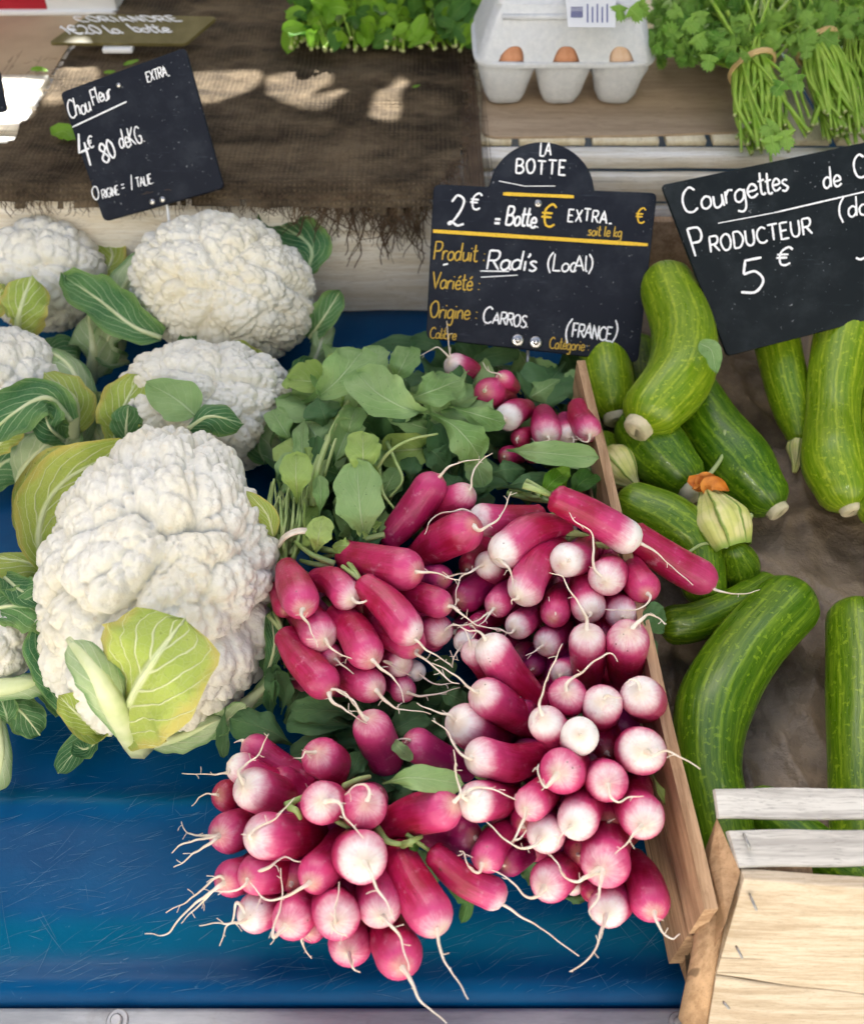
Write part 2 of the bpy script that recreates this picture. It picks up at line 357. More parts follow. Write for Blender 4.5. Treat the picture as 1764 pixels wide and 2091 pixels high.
M = dict(
    radish=radish_mat(), root=simple('root_skin', (.80, .74, .64), .55, (.68, .57, .43), 150),
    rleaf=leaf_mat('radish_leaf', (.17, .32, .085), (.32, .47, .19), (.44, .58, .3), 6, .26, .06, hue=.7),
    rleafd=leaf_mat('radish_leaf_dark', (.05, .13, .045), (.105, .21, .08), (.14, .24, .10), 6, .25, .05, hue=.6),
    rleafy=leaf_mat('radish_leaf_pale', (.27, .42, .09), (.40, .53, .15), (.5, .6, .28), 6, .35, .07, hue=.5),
    rstem=simple('radish_stem', (.24, .36, .1), .45, (.40, .47, .2), 70),
    cleaf=leaf_mat('cauliflower_leaf', (.04, .15, .055), (.13, .28, .09), (.48, .62, .34), 6, .75, .13, (.2, .34, .1), slope=.55),
    cleafy=leaf_mat('cauliflower_leaf_yellow', (.32, .46, .07), (.48, .56, .12), (.74, .80, .46), 6, .9, .14, (.55, .5, .12), slope=.55),
    cleafp=leaf_mat('cauliflower_leaf_pale', (.27, .43, .16), (.52, .62, .36), (.74, .79, .56), 5, .6, .2, (.18, .32, .12), slope=.5),
    crib=simple('cauliflower_rib', (.50, .58, .28), .45, (.64, .68, .42), 60),
    curd=curd_mat(), courg=courgette_mat(), cstem=simple('courgette_stem', (.5, .47, .28), .7, (.68, .6, .42), 140, .4),
    petal=None,
    petalo=simple('blossom_orange', (.7, .27, .03), .6, (.5, .15, .02), 150),
    slate=slate_mat('slate_board', (.006, .009, .018), (.030, .037, .050)), slate2=slate_mat('slate_board_dark', (.004, .008, .011), (.026, .034, .040)),
    olive=simple('olive_board', (.10, .085, .025), .5, (.14, .12, .045), 60),
    chalk=chalk_mat('white_chalk', (.85, .87, .9)), yellow=chalk_mat('yellow_print', (.75, .5, .05)), mustard=chalk_mat('mustard_print', (.5, .34, .06)),
    metal=simple('dull_metal', (.30, .31, .32), .45, (.44, .43, .42), 200, metal=.7), nail=simple('nickel', (.5, .49, .47), .3, metal=.9),
    wire=simple('wire', (.35, .35, .34), .4, metal=.9),
    white_wood=wood('whitewashed_wood', (.87, .85, .80), (.68, .62, .51), 'X', stain=(.74, .65, .48), knots=.9),
    white_woodY=wood('whitewashed_wood_slat', (.84, .77, .58), (.66, .57, .38), 'Y', stain=(.66, .62, .5)),
    grey_wood=wood('grey_weathered_wood', (.62, .60, .55), (.38, .36, .33), 'X', stain=(.27, .25, .23), knots=.8),
    brown_wood=wood('brown_wood', (.50, .33, .19), (.28, .165, .085), 'Y', stain=(.24, .16, .09)),
    tan_wood=wood('tan_wood', (.48, .31, .17), (.3, .18, .09), 'Z', stain=(.3, .2, .12)),
    pale_wood=wood('pale_new_wood', (.60, .51, .38), (.42, .33, .22), 'X', stain=(.42, .31, .20), scale=2.2),
    kraft=wood('kraft_card', (.46, .35, .24), (.35, .26, .175), 'X', rough=.85, scale=.6), tan_card=simple('tan_card', (.42, .32, .2), .85, (.5, .38, .24), 25),
    paper=None, burlap=burlap_mat(), fibre=simple('jute_fibre', (.07, .045, .028), .9, (.13, .09, .055), 60),
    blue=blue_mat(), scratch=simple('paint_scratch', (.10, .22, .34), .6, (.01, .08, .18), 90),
    rail=None, carton=None, egg=simple('brown_eggshell', (.50, .22, .11), .55, (.58, .28, .15), 300), eggp=simple('pale_eggshell', (.62, .42, .28), .55, (.68, .5, .36), 300),
    herb=leaf_mat('herb_leaf', (.10, .26, .012), (.22, .42, .03), (.30, .48, .09), 5, .35, .06, rough=.4, hue=.7),
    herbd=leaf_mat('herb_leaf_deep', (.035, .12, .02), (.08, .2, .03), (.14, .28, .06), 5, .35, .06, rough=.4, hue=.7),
    parsley=leaf_mat('parsley_leaf', (.085, .24, .022), (.24, .42, .07), (.28, .46, .10), 5, .35, .06, rough=.4, hue=.8),
    hstem=simple('herb_stem', (.20, .38, .025), .4, (.34, .50, .07), 90), hcut=simple('herb_cut_end', (.5, .56, .25), .6),
    band=simple('rubber_band', (.62, .45, .2), .5), white=simple('white_sheet', (.78, .8, .82), .6), red=simple('red_sheet', (.42, .01, .025), .5),
    barcode=simple('blue_ink', (.07, .09, .3), .6), paving=simple('stone_paving', (.42, .40, .36), .9, (.34, .32, .29), 8), render_wall=simple('ochre_render', (.31, .29, .255), .9, (.26, .24, .21), 3), glass=simple('window_glass', (.03, .04, .05), .1), light_block=simple('blocker', (.03, .06, .04), .7), canvas=simple('awning_canvas', (.7, .66, .58), .9),
)
def paper_mat():
    m, nt, b = mat('brown_paper', .55, .4); o = tc(nt); n = noi(nt, o, 14, 6, .65); n2 = noi(nt, o, 70, 4, .7)
    c = mix(nt, sstep(nt, n, .32, .7), (.075, .052, .030), (.27, .205, .135)); c = mix(nt, mth(nt, 'MULTIPLY', sstep(nt, n2, .6, .8), .5), c, (.06, .032, .014))
    setc(nt, b, c); bump(nt, b, mth(nt, 'ADD', n2, mth(nt, 'ABSOLUTE', mth(nt, 'SUBTRACT', noi(nt, o, 32, 4, .6), .5))), .7, .004); return m
M['paper'] = paper_mat()
def petal_mat():
    m, nt, b = mat('blossom_petal', .5, .3); uv = tc(nt, 'UV'); sep = nd(nt, 'SeparateXYZ', {0: uv}); o = tc(nt)
    n = noi(nt, o, 90, 3); a = mth(nt, 'ADD', (sep, 0), mth(nt, 'MULTIPLY', mth(nt, 'SUBTRACT', n, .5), .04))
    p = mth(nt, 'PINGPONG', mth(nt, 'MULTIPLY', a, 7.0), .5); l = sstep(nt, p, .11, .02); l2 = sstep(nt, mth(nt, 'PINGPONG', mth(nt, 'MULTIPLY', a, 21.0), .5), .2, .05)
    c = mix(nt, sstep(nt, n, .35, .65), (.58, .60, .17), (.70, .66, .30)); c = mix(nt, mth(nt, 'MULTIPLY', l2, .3), c, (.3, .36, .08)); c = mix(nt, mth(nt, 'MULTIPLY', l, .85), c, (.17, .28, .04))
    c = mix(nt, sstep(nt, (sep, 1), .14, .0), c, (.25, .38, .06)); setc(nt, b, c); bump(nt, b, mth(nt, 'ADD', l, n), .4, .002); return m
M['petal'] = petal_mat()
def rail_mat():
    m, nt, b = mat('galvanised_rail', .5, .5); o = tc(nt); n = noi(nt, mapping(nt, o, (25, 160, 40)), 1.0, 5, .7); n2 = noi(nt, o, 60, 5, .7)
    c = mix(nt, sstep(nt, n, .3, .7), (.30, .32, .35), (.43, .45, .48)); c = mix(nt, mth(nt, 'MULTIPLY', sstep(nt, n2, .55, .75), .4), c, (.22, .21, .2))
    setc(nt, b, c); b.inputs['Metallic'].default_value = .25; bump(nt, b, n, .2, .001); return m
M['rail'] = rail_mat()
def carton_mat():
    m, nt, b = mat('grey_pulp', .95, .1); o = tc(nt); n = noi(nt, o, 240, 6, .75); n2 = noi(nt, o, 700, 4, .8); v = noi(nt, o, 25, 3)
    c = mix(nt, sstep(nt, n, .3, .7), (.58, .62, .67), (.70, .73, .77)); c = mix(nt, mth(nt, 'MULTIPLY', sstep(nt, n2, .58, .75), .4), c, (.52, .53, .54)); c = mix(nt, mth(nt, 'MULTIPLY', v, .3), c, (.74, .76, .77))
    setc(nt, b, c); bump(nt, b, mth(nt, 'ADD', n, n2), .6, .0015); return m
M['carton'] = carton_mat()

# ------------------------------------------------------------------ setting: ground, table, tier
mb = MB(); mb.add([(-40, -40, -.85), (40, -40, -.85), (40, 40, -.85), (-40, 40, -.85)], [(0, 1, 2, 3)])
tag(mb.build('ground', M['paving']), None, None, kind='structure')

FRONT = at(882, 2043, 0).y      # front edge of the blue top
WALLY = at(882, 637, 0).y       # foot of the crate boards behind
TIER = .112
def table():
    t = thing('market_table', 'blue painted scratched table top with a grey metal front rail', 'table', (0, .4, -.85))
    mb = MB()
    def zprof(y):   # shallow bands pressed across the sheet
        d = y - FRONT; z = 0.0
        z += .0030 * math.exp(-((d - .098) / .007) ** 2)          # raised crease
        z -= .0035 * math.exp(-((d - .022) / .012) ** 2)          # trough before the front
        z -= .006 * max(0, (.012 - d) / .012) ** 2
        return z - .004
    ny, nx = 150, 40; x0, x1, y0, y1 = -.62, .62, FRONT, WALLY + .5
    vs = []; fs = []
    ys = [FRONT + .14 * j / 110 if j <= 110 else FRONT + .14 + (y1 - FRONT - .14) * (j - 110) / 39 for j in range(ny)]
    for y in ys:
        for i in range(nx + 1):
            x = x0 + (x1 - x0) * i / nx; vs.append((x, y, zprof(y) + .0005 * noise.noise(Vector((x * 9, y * 9, 0)))))
    for j in range(ny - 1):
        for i in range(nx): fs.append((j * (nx + 1) + i, j * (nx + 1) + i + 1, (j + 1) * (nx + 1) + i + 1, (j + 1) * (nx + 1) + i))
    b = len(vs)                                                    # front lip and underside
    for i in range(nx + 1):
        x = x0 + (x1 - x0) * i / nx; vs.append((x, FRONT, -.03))
    for i in range(nx): fs.append((b + i, b + i + 1, i + 1, i))
    mb.add(vs, fs)
    rs = random.Random(3)
    for k in range(1900):                                          # scratches
        x = rs.uniform(-.30, .13); y = FRONT + .004 + rs.random() ** 1.15 * .21
        a = rs.gauss(.36, .2) if rs.random() < .88 else rs.uniform(-1.6, 1.6); L = rs.uniform(.002, .018) * (1 if rs.random() < .85 else 2); cu = rs.gauss(0, 9)
        w = rs.uniform(.00004, .0001) * (1 if k % 9 else 1.7); n = 7; vv = []; ff = []
        for i in range(n):
            s = L * i / (n - 1); aa = a + cu * s; 
            if i: x += math.cos(aa) * L / (n - 1); y += math.sin(aa) * L / (n - 1)
            ww = w * math.sin(math.pi * (i + .6) / (n + .2)); yy = max(y, FRONT + .001); z = zprof(yy) + .0008
            vv += [(x - math.sin(aa) * ww, yy + math.cos(aa) * ww, z), (x + math.sin(aa) * ww, yy - math.cos(aa) * ww, z)]
            if i: ff.append((2 * i - 2, 2 * i - 1, 2 * i + 1, 2 * i))
        mb.add(vv, ff, mi=1)
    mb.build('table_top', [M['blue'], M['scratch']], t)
    m2 = MB(); box(m2, (0, FRONT - .028, -.022), 1.24, .053, .03, bev=.002); m2.build('front_rail', M['rail'], t)
    for (u, v, r) in ((240, 2086, .0052), (1385, 2090, .0048)):
        p = at(u, v, -.007); m3 = MB()
        tube(m3, [p + Vector((0, 0, -.0012)), p + Vector((0, 0, .0008)), p + Vector((0, 0, .0012))], lambda t_: r * (1 if t_ < .8 else .9), 20)
        tube(m3, [p + Vector((0, 0, .0005)), p + Vector((0, 0, .003)), p + Vector((0, 0, .0036))], lambda t_: r * (.55 if t_ < .8 else .42), 12)
        m3.build('bolt', M['metal'], t, smooth=False)
    for x in (-.58, .58):
        for y in (FRONT + .04, WALLY + .44):
            m4 = MB(); box(m4, (x, y, -.44), .04, .04, .8, bev=.002); m4.build('leg', M['rail'], t)
table()

# sunlit house front, added unseen across the street, behind the photographer: it lights the fronts of everything on the stall
def house():
    t = thing('house', 'unseen pale ochre house front across the street, added to light the stall fronts', 'house', (0, -7.5, -.85)); y = -7.5
    xs = [-14, -10.6, -9.4, -6.6, -5.4, -2.6, -1.4, 1.4, 2.6, 5.4, 6.6, 9.4, 10.6, 14]; zs = [-.85, .2, 2.1, 3.2, 5.1, 6.2, 8.1, 9.2]
    m = MB()
    for i in range(13):
        for j in range(7):
            hole = i % 2 == 1 and j % 2 == 1
            if not hole: m.add([(xs[i], y, zs[j]), (xs[i + 1], y, zs[j]), (xs[i + 1], y, zs[j + 1]), (xs[i], y, zs[j + 1])], [(3, 2, 1, 0)])
    m.build('wall', M['render_wall'], t, smooth=False)
    for i in range(1, 13, 2):
        for j in (1, 3, 5):
            cx, cz = (xs[i] + xs[i + 1]) / 2, (zs[j] + zs[j + 1]) / 2; m = MB(); box(m, (cx, y - .12, cz), 1.2, .06, 1.9, bev=0); w = m.build('window', M['glass'], t, smooth=False)
            m = MB(); box(m, (cx - .57, y - .07, cz), .06, .05, 1.9, bev=0); box(m, (cx + .57, y - .07, cz), .06, .05, 1.9, bev=0); box(m, (cx, y - .07, cz), .05, .05, 1.9, bev=0); m.build('frame', M['white'], w, smooth=False)
    m = MB(); box(m, (0, y + .1, 9.35), 28.6, .9, .28, bev=.01); m.build('cornice', M['render_wall'], t, smooth=False)
house()

# stall awning behind, out of the picture: it blocks the sun, gaps shaped to throw the sun patches
def awning():
    H = 1.0; bm = bmesh.new()
    def loop(pts):
        vs = [bm.verts.new(p) for p in pts]; return [bm.edges.new((vs[i], vs[(i + 1) % len(vs)])) for i in range(len(vs))]
    off = SUND * ((H - TIER) / SUND.z)
    def up(p): q = Vector(p) + off; return (q.x, q.y, H)
    es = loop([(-2.6, 1.04, H), (2.2, 1.04, H), (2.2, 3.6, H), (-2.4, 3.6, H)])
    holes = [
        [(96, 205), (104, 168), (150, 150), (190, 152), (190, 188), (140, 200)],
        [(385, 165), (420, 157), (520, 158), (518, 172), (480, 190), (430, 203), (390, 200)],
        [(556, 170), (600, 162), (668, 160), (672, 174), (650, 182), (640, 196), (690, 186), (700, 190), (660, 208), (600, 208), (560, 194)],
        [(832, 178), (815, 175), (780, 200), (764, 218), (766, 236), (810, 238), (818, 205)],
        [(-60, 182), (78, 186), (66, 210), (44, 246), (-60, 252)]]
    for hpx in holes:
        cx = sum(p[0] for p in hpx) / len(hpx); cy = sum(p[1] for p in hpx) / len(hpx); hpx = [(cx + (x - cx) * 1.12, cy + (y - cy) * 1.35) for x, y in hpx]
        pts = catmull([Vector((*p, 0)) for p in hpx + [hpx[0]]], 3)[:-1]
        es += loop([up(at(p.x, p.y, TIER + .005)) for p in pts])
    bmesh.ops.triangle_fill(bm, edges=es, use_beauty=True)
    me = bpy.data.meshes.new('stall_awning'); bm.to_mesh(me); bm.free(); me.materials.append(M['canvas'])
    o = bpy.data.objects.new('stall_awning', me); COL.objects.link(o)
    tag(o, 'unseen pale canvas awning over the back of the stall, gaps cut to cast the sun patches', 'awning')
awning()
for x, lab in ((-.95, 'dark green tarpaulin added unseen at the left end of the stall to cut side light'), (.95, 'dark green tarpaulin added unseen at the right end of the stall to cut side light')):  # unseen dark sheets added at both ends to block side skylight for contrast
    mb = MB(); vs_ = []; n_ = 60
    for i in range(n_ + 1):
        y = -.25 + 3.6 * i / n_; w_ = .03 * math.sin(y * 9)
        vs_ += [(x + w_, y, -.7), (x + w_, y, .98)]
    mb.add(vs_, [(2 * i, 2 * i + 2, 2 * i + 3, 2 * i + 1) for i in range(n_)]); tag(mb.build('side_blocker', M['light_block'], origin=(x, 1, -.7)), lab, 'blocker')

def left_tier():
    t = thing('wooden_crate', 'whitewashed wooden crate with knots, under the brown burlap behind the cauliflowers', 'crate', (-.2, WALLY, 0))
    xr = at(876, 637, 0).x + .035; y = WALLY
    m = MB(); box(m, ((-.60 + xr) / 2, y + .006, .054), xr + .60, .011, .108, jit=.0012, seg=24, bev=.0012); m.build('front_board', M['white_wood'], t)
    m = MB()
    for i in range(7): box(m, ((-.60 + xr) / 2, y + .048 + i * .078, TIER - .004), xr + .60, .072, .006, jit=.0008, seg=10)
    m.build('top_board', M['white_wood'], t)
    m = MB(); box(m, (xr - .006, y + .28, .054), .011, .52, .1); m.build('side_board', M['white_woodY'], t)
    # light slats and tan sheet at far left
    m = MB()
    for (a, b_) in (((-60, 172), (88, 180)), ((-60, 208), (80, 212)), ((-60, 246), (58, 250))):
        p, q = at(*a, TIER + .003), at(*b_, TIER + .003); box(m, ((p.x + q.x) / 2, p.y, TIER + .003), q.x - p.x, .024, .006, jit=.0006)
    m.build('slat', M['white_wood'], t)
left_tier()
pc = [at(u, v, TIER + .0015) for u, v in ((-80, 168), (95, 166), (140, 92), (200, 60), (246, 25), (260, -40), (-80, -40))]
m = MB(); m.add(pc + [p + Vector((0, 0, -.001)) for p in pc], [tuple(range(7)), tuple(range(7, 14))[::-1]] + [(i, (i + 1) % 7 + 0, (i + 1) % 7 + 7, i + 7)[::-1] for i in range(7)])
tag(m.build('cardboard_sheet', M['tan_card'], smooth=False), 'tan cardboard sheet lying left of the burlap, behind the chou fleur sign', 'cardboard')

def burlap():
    t = thing('burlap_cloth', 'dark brown burlap cloth with frayed hanging edge over the crate', 'burlap', tuple(at(450, 300, TIER)))
    poly = [Vector((*p, 0)) for p in ((-60, 390), (100, 389), (300, 391), (520, 392), (760, 397), (868, 395), (900, 375), (938, 330), (958, 270), (952, 190), (968, 120), (985, 40), (990, -60), (250, -60), (236, 40), (150, 92), (120, 140), (60, 235), (25, 285), (-60, 292))]
    P2 = []
    for p in poly: q = at(p.x, p.y, TIER + .004); P2.append((q.x, q.y))
    def inside(x, y):
        c = False; n = len(P2)
        for i in range(n):
            (xa, ya), (xb, yb) = P2[i], P2[i - 1]
            if (ya > y) != (yb > y) and x < (xb - xa) * (y - ya) / (yb - ya) + xa: c = not c
        return c
    m = MB(); st = .004; x0, x1, y0, y1 = -.47, .12, WALLY - .02, 1.12; nx = int((x1 - x0) / st); ny = int((y1 - y0) / st)
    def hz(x, y):
        z = TIER + .0042 + .0022 * noise.noise(Vector((x * 14, y * 26, 3))) + .0011 * noise.noise(Vector((x * 60, y * 90, 1)))
        z += .0018 * math.sin(y * 140 + 2 * noise.noise(Vector((x * 8, y * 8, 7)))) * .5
        d = WALLY - y
        if d > -.004: z -= (d + .004) * .75
        return z
    idx = {}; vs = []; fs = []
    def vid(i, j):
        if (i, j) not in idx:
            x = x0 + i * st + .0014 * noise.noise(Vector((i * .7, j * .7, 5))); y = y0 + j * st; idx[(i, j)] = len(vs); vs.append((x, y, hz(x, y)))
        return idx[(i, j)]
    for i in range(nx):
        for j in range(ny):
            x = x0 + (i + .5) * st; y = y0 + (j + .5) * st
            jx = .004 * noise.noise(Vector((x * 200, y * 200, 0)))
            if inside(x + jx, y + jx): fs.append((vid(i, j), vid(i + 1, j), vid(i + 1, j + 1), vid(i, j + 1)))
    m.add(vs, fs); m.build('cloth', M['burlap'], t)
    f = MB(); rs = random.Random(5)
    def strand(p, d, L, r, wav=.5):
        pts = [Vector(p)]; d = Vector(d).normalized()
        for k in range(9):
            d = (d + Vector((rs.gauss(0, wav), rs.gauss(0, wav * .3), rs.gauss(0, wav * .5))) * .5 + Vector((0, 0, -.12))).normalized()
            q = pts[-1] + d * (L / 9); q.z = max(q.z, .01)
            if q.z > TIER - .004 and q.y > WALLY: q.z = max(q.z, TIER + .004)
            if q.z < TIER + .004: q.y = min(q.y, WALLY - .003)
            pts.append(q)
        tube(f, catmull(pts, 2), lambda t_: r * (1 - .5 * t_), 4, cap=False)
    for k in range(520):                                              # front fringe, longer towards the right
        u = rs.uniform(-20, 900) if k % 3 else rs.gauss(720, 110); u = min(u, 905)
        p = at(u, 396 + rs.uniform(-8, 8), TIER - .002); p.y = WALLY - .004 - rs.random() * .003; p.z = TIER - rs.random() * .008
        big = 1 if u < 480 else 1 + 1.5 * math.exp(-((u - 740) / 120) ** 2)
        strand(p, (rs.gauss(0, .5), -.3, -1), rs.uniform(.004, .016) * big, rs.uniform(.00022, .0005), .8)
    for k in range(70):
        u = rs.choice((rs.gauss(700, 60), rs.gauss(810, 40))); p = at(min(u, 880), 410, TIER - .006); p.y = WALLY - .007
        strand(p, (rs.gauss(0, .6), -.15, -1), rs.uniform(.026, .06), rs.uniform(.0004, .0009), .7)
    for k in range(230):                                              # right fringe
        v = rs.uniform(120, 400); u = 960 if v < 280 else 960 - (v - 280) * .5
        p = at(u + rs.uniform(-22, 4), v, TIER + .005)
        strand(p, (1, rs.gauss(0, .5), .1), rs.uniform(.006, .02), rs.uniform(.00022, .0004), .7)
    for k in range(420):                                              # loose fuzz over the cloth
        p = at(rs.uniform(20, 930), rs.uniform(110, 395), TIER + .007)
        strand(p, (rs.gauss(0, 1), rs.gauss(0, .6), .3), rs.uniform(.004, .013), .0002, .9)
    f.build('fringe', M['fibre'], t)
burlap()

def right_tier():
    t = thing('slatted_crate', 'pale slatted wooden crate holding the egg carton and parsley', 'crate', tuple(at(1300, 350, TIER)))
    zt = TIER - .004; rot = None
    yb = at(1100, 300, zt).y
    m = MB(); x = at(968, 296, zt).x
    gaps = [at(u, 285, zt).x for u in (1050, 1200, 1352, 1448, 1580, 1700, 1850, 2000)]
    prev = x
    for g in gaps:
        box(m, ((prev + g) / 2, yb + .26, zt - .002), g - prev - .0045, .5, .005, jit=.0006, seg=8); prev = g + .0015
    m.build('slat', M['white_woodY'], t)
    xe = .46
    for (v0, z, h, mt) in ((317, zt - .003, .012, 'white_wood'),):
        p = at(968, v0, z); m = MB(); box(m, ((p.x + xe) / 2, yb - .009, zt - .004), xe - p.x, .016, .010, jit=.0008, seg=12); m.build('rail', M[mt], t)
    m = MB(); box(m, ((x + xe) / 2, yb - .021, zt - .022), xe - x, .008, .022, jit=.0008, seg=12); m.build('front_board', M['white_wood'], t)
    m = MB(); box(m, ((x + xe) / 2, yb - .0235, zt - .052), xe - x, .008, .03, jit=.0008, seg=12); m.build('front_board', M['white_wood'], t)
    m = MB(); box(m, (x + .011, yb + .2, zt - .055), .008, .42, .09); m.build('side_board', M['white_woodY'], t)
    return zt
ZR = right_tier()

# kraft card under the carton
pts = [(983, 262), (990, 274), (1010, 279), (1300, 275), (1506, 268), (1540, 180), (1560, 60), (990, 60), (984, 180)]
m = MB(); A = [at(u, v, ZR + .0025) for u, v in pts]; n = len(A)
m.add(A + [p - Vector((0, 0, .0018)) for p in A], [tuple(range(n)), tuple(range(n, 2 * n))[::-1]] + [(i, i + n, (i + 1) % n + n, (i + 1) % n) for i in range(n)])
tag(m.build('cardboard_sheet', M['kraft'], smooth=False), 'brown cardboard sheet with rounded corners under the grey egg carton', 'cardboard')

# striped box at top left
def striped():
    b = at(120, 28, TIER + .001); t = thing('striped_box', 'box with red and white front at the top left corner', 'box', tuple(b))
    xr = at(243, 25, TIER).x; xm = at(103, 25, TIER).x
    m = MB(); box(m, ((xm - .7) / 2, b.y + .05, TIER + .055), xm + .7, .1, .1); m.build('red_panel', M['red'], t)
    m = MB(); box(m, ((xm + xr) / 2 + .0005, b.y + .05, TIER + .055), xr - xm, .1, .1); m.build('white_panel', M['white'], t)
    m = MB(); box(m, ((xr - .7) / 2, b.y + .048, TIER + .0035), xr + .7, .106, .004); m.build('base', M['white'], t)
striped()

# ------------------------------------------------------------------ egg carton and eggs
def carton():
    base = at(1146, 231, ZR + .004); base.y += .018
    t = thing('egg_carton', 'grey pulp egg carton with three window arches and a barcode sticker', 'egg carton', tuple(base))
    sc = at(1342, 160, TIER + .05).x - at(956, 160, TIER + .05).x; Lx = sc; Ly = Lx * .62
    rimz, topz = .040, .078
    lx, ly = Lx, Ly; tx, ty = Lx * .80, Ly * .66
    yoff = Ly / 2 - .015
    def P(x, y, z): return base + Vector((x, y + yoff, z))
    def rr(x, y, ax, ay, n=4.5):   # superellipse param
        return x, y
    m = MB()
    # lid front: columns with arch windows
    def low(x):
        for c in (-Lx * .31, 0, Lx * .31):
            d = abs(x - c); w = Lx * .07
            if d < w: return .0012 + .0098 * (1 - (d / w) ** 2.6) ** .6
        return 0.0
    NX, NZ = 150, 8
    def lidpt(s, k):              # s across -1..1, k up 0..1 (front face)
        hw = (lx + (tx - lx) * (k ** 1.1)) / 2; hd = (ly + (ty - ly) * (k ** 1.1)) / 2
        e = 1 - (1 - (1 - abs(s) ** 7)) * .0
        x = s * hw; round_ = max(0, abs(s) - .9) / .1; y = -hd + .009 * round_ ** 2
        z = rimz + (topz - rimz) * k - .004 * max(0, k - .86) / .14 * 0
        return P(x, y, z)
    for side in (0,):
        vs = []; fs = []
        for i in range(NX + 1):
            s = -1 + 2 * i / NX; k0 = low(s * lx / 2) / (topz - rimz)
            for j in range(NZ + 1):
                k = k0 + (1 - k0) * j / NZ; p = lidpt(s, k)
                p = p + Vector((noise.noise(p * 120), noise.noise(p * 120 + Vector((5, 0, 0))), noise.noise(p * 120 + Vector((0, 5, 0))))) * .0009
                vs.append(p)
        for i in range(NX):
            for j in range(NZ):
                a = i * (NZ + 1) + j; fs.append((a, a + NZ + 1, a + NZ + 2, a + 1))
        m.add(vs, fs)
    # sides, back, top as loft rings
    ring = lambda k: [lidpt(1, k), P((lx + (tx - lx) * k) / 2, (ly + (ty - ly) * k) / 2, rimz + (topz - rimz) * k), P(-(lx + (tx - lx) * k) / 2, (ly + (ty - ly) * k) / 2, rimz + (topz - rimz) * k), lidpt(-1, k)]
    r0, r1 = ring(0), ring(1)
    m.add(r0 + r1, [(0, 1, 5, 4), (1, 2, 6, 5), (2, 3, 7, 6)])
    # top face with raised plateau and rounded shoulder
    vs = []; NT = 24
    for i in range(NT + 1):
        for j in range(NT + 1):
            s, q = -1 + 2 * i / NT, -1 + 2 * j / NT
            e = min((1 - abs(s)) * tx / 2, (1 - abs(q)) * ty / 2); z = topz + .0045 * min(1, e / .006) + .0012 * noise.noise(Vector((s * 4, q * 4, 0)))
            y = q * ty / 2
            vs.append(P(s * tx / 2, y + (.009 * (max(0, abs(s) - .9) / .1) ** 2 if j == 0 else 0), z))
    m.add(vs, [(i * (NT + 1) + j, (i + 1) * (NT + 1) + j, (i + 1) * (NT + 1) + j + 1, i * (NT + 1) + j + 1) for i in range(NT) for j in range(NT)])
    lid = m.build('lid', M['carton'], t)
    # fold line ledge across the front of the lid
    m = MB(); tube(m, [lidpt(-.86, .80) + Vector((0, -.0004, 0)), lidpt(0, .80) + Vector((0, -.001, 0)), lidpt(.86, .80) + Vector((0, -.0004, 0))], .0022, 8, lump=.3); m.build('lid_ridge', M['carton'], lid)
    # base: rim flange and six cups
    m = MB()
    NR = 80
    def out(a, ax, ay, n=7):
        c, s = math.cos(a), math.sin(a); return (abs(c) ** (2 / n)) * ax * (1 if c > 0 else -1), (abs(s) ** (2 / n)) * ay * (1 if s > 0 else -1)
    rings = [(1.0, rimz - .0035), (1.012, rimz - .001), (1.0, rimz + .0008), (.86, rimz - .001)]
    vs = []
    for k, z in rings:
        for i in range(NR):
            x, y = out(2 * math.pi * i / NR, lx / 2 * k + .002, ly / 2 * k + .002); vs.append(P(x, y, z + .0006 * noise.noise(Vector((x * 90, y * 90, 1)))))
    m.add(vs, [(r * NR + i, r * NR + (i + 1) % NR, (r + 1) * NR + (i + 1) % NR, (r + 1) * NR + i) for r in range(3) for i in range(NR)])
    for cx in (-Lx * .325, 0, Lx * .325):
        for cy in (-ly * .235, ly * .235):
            vs = []; NC = 28; prof = [(1, rimz - .002), (.97, rimz - .010), (.84, .020), (.70, .008), (.56, .002), (.38, .0)]
            for k, z in prof:
                for i in range(NC):
                    x, y = out(2 * math.pi * i / NC, Lx * .172 * k, ly * .25 * k, 3.0); p = P(cx + x, cy + y, z)
                    vs.append(p + Vector((noise.noise(p * 110), noise.noise(p * 110 + Vector((7, 0, 0))), 0)) * .0012)
            fs = [(r * NC + i, (r + 1) * NC + i, (r + 1) * NC + (i + 1) % NC, r * NC + (i + 1) % NC) for r in range(len(prof) - 1) for i in range(NC)]
            fs.append(tuple(range((len(prof) - 1) * NC, len(prof) * NC))[::-1]); m.add(vs, fs)
    m.build('base_cups', M['carton'], t)
    # sticker with barcode, on the lid top
    zs = topz + .0062
    def up(u, v): return at(u, v, base.z + zs)
    q = [up(1152, -30), up(1258, -30), up(1256, 55), up(1160, 54)]
    m = MB(); m.add(q, [(3, 2, 1, 0)]); st = m.build('sticker', M['white'], t, smooth=False)
    m = MB(); rs = random.Random(2)
    def bar(u0, v0, u1, v1):
        g = Vector((0, 0, .0004)); m.add([up(u0, v0) + g, up(u1, v0) + g, up(u1, v1) + g, up(u0, v1) + g], [(3, 2, 1, 0)])
    y = 14
    while y < 36: h = rs.choice((1.2, 2, 2.6)); bar(1165, y, 1190, y + h); y += h + rs.choice((1.2, 1.8))
    for i in range(5): bar(1198 + i * 10, 8 + i % 2 * 6, 1201 + i * 10, 46)
    m.build('barcode', M['barcode'], st, smooth=False)
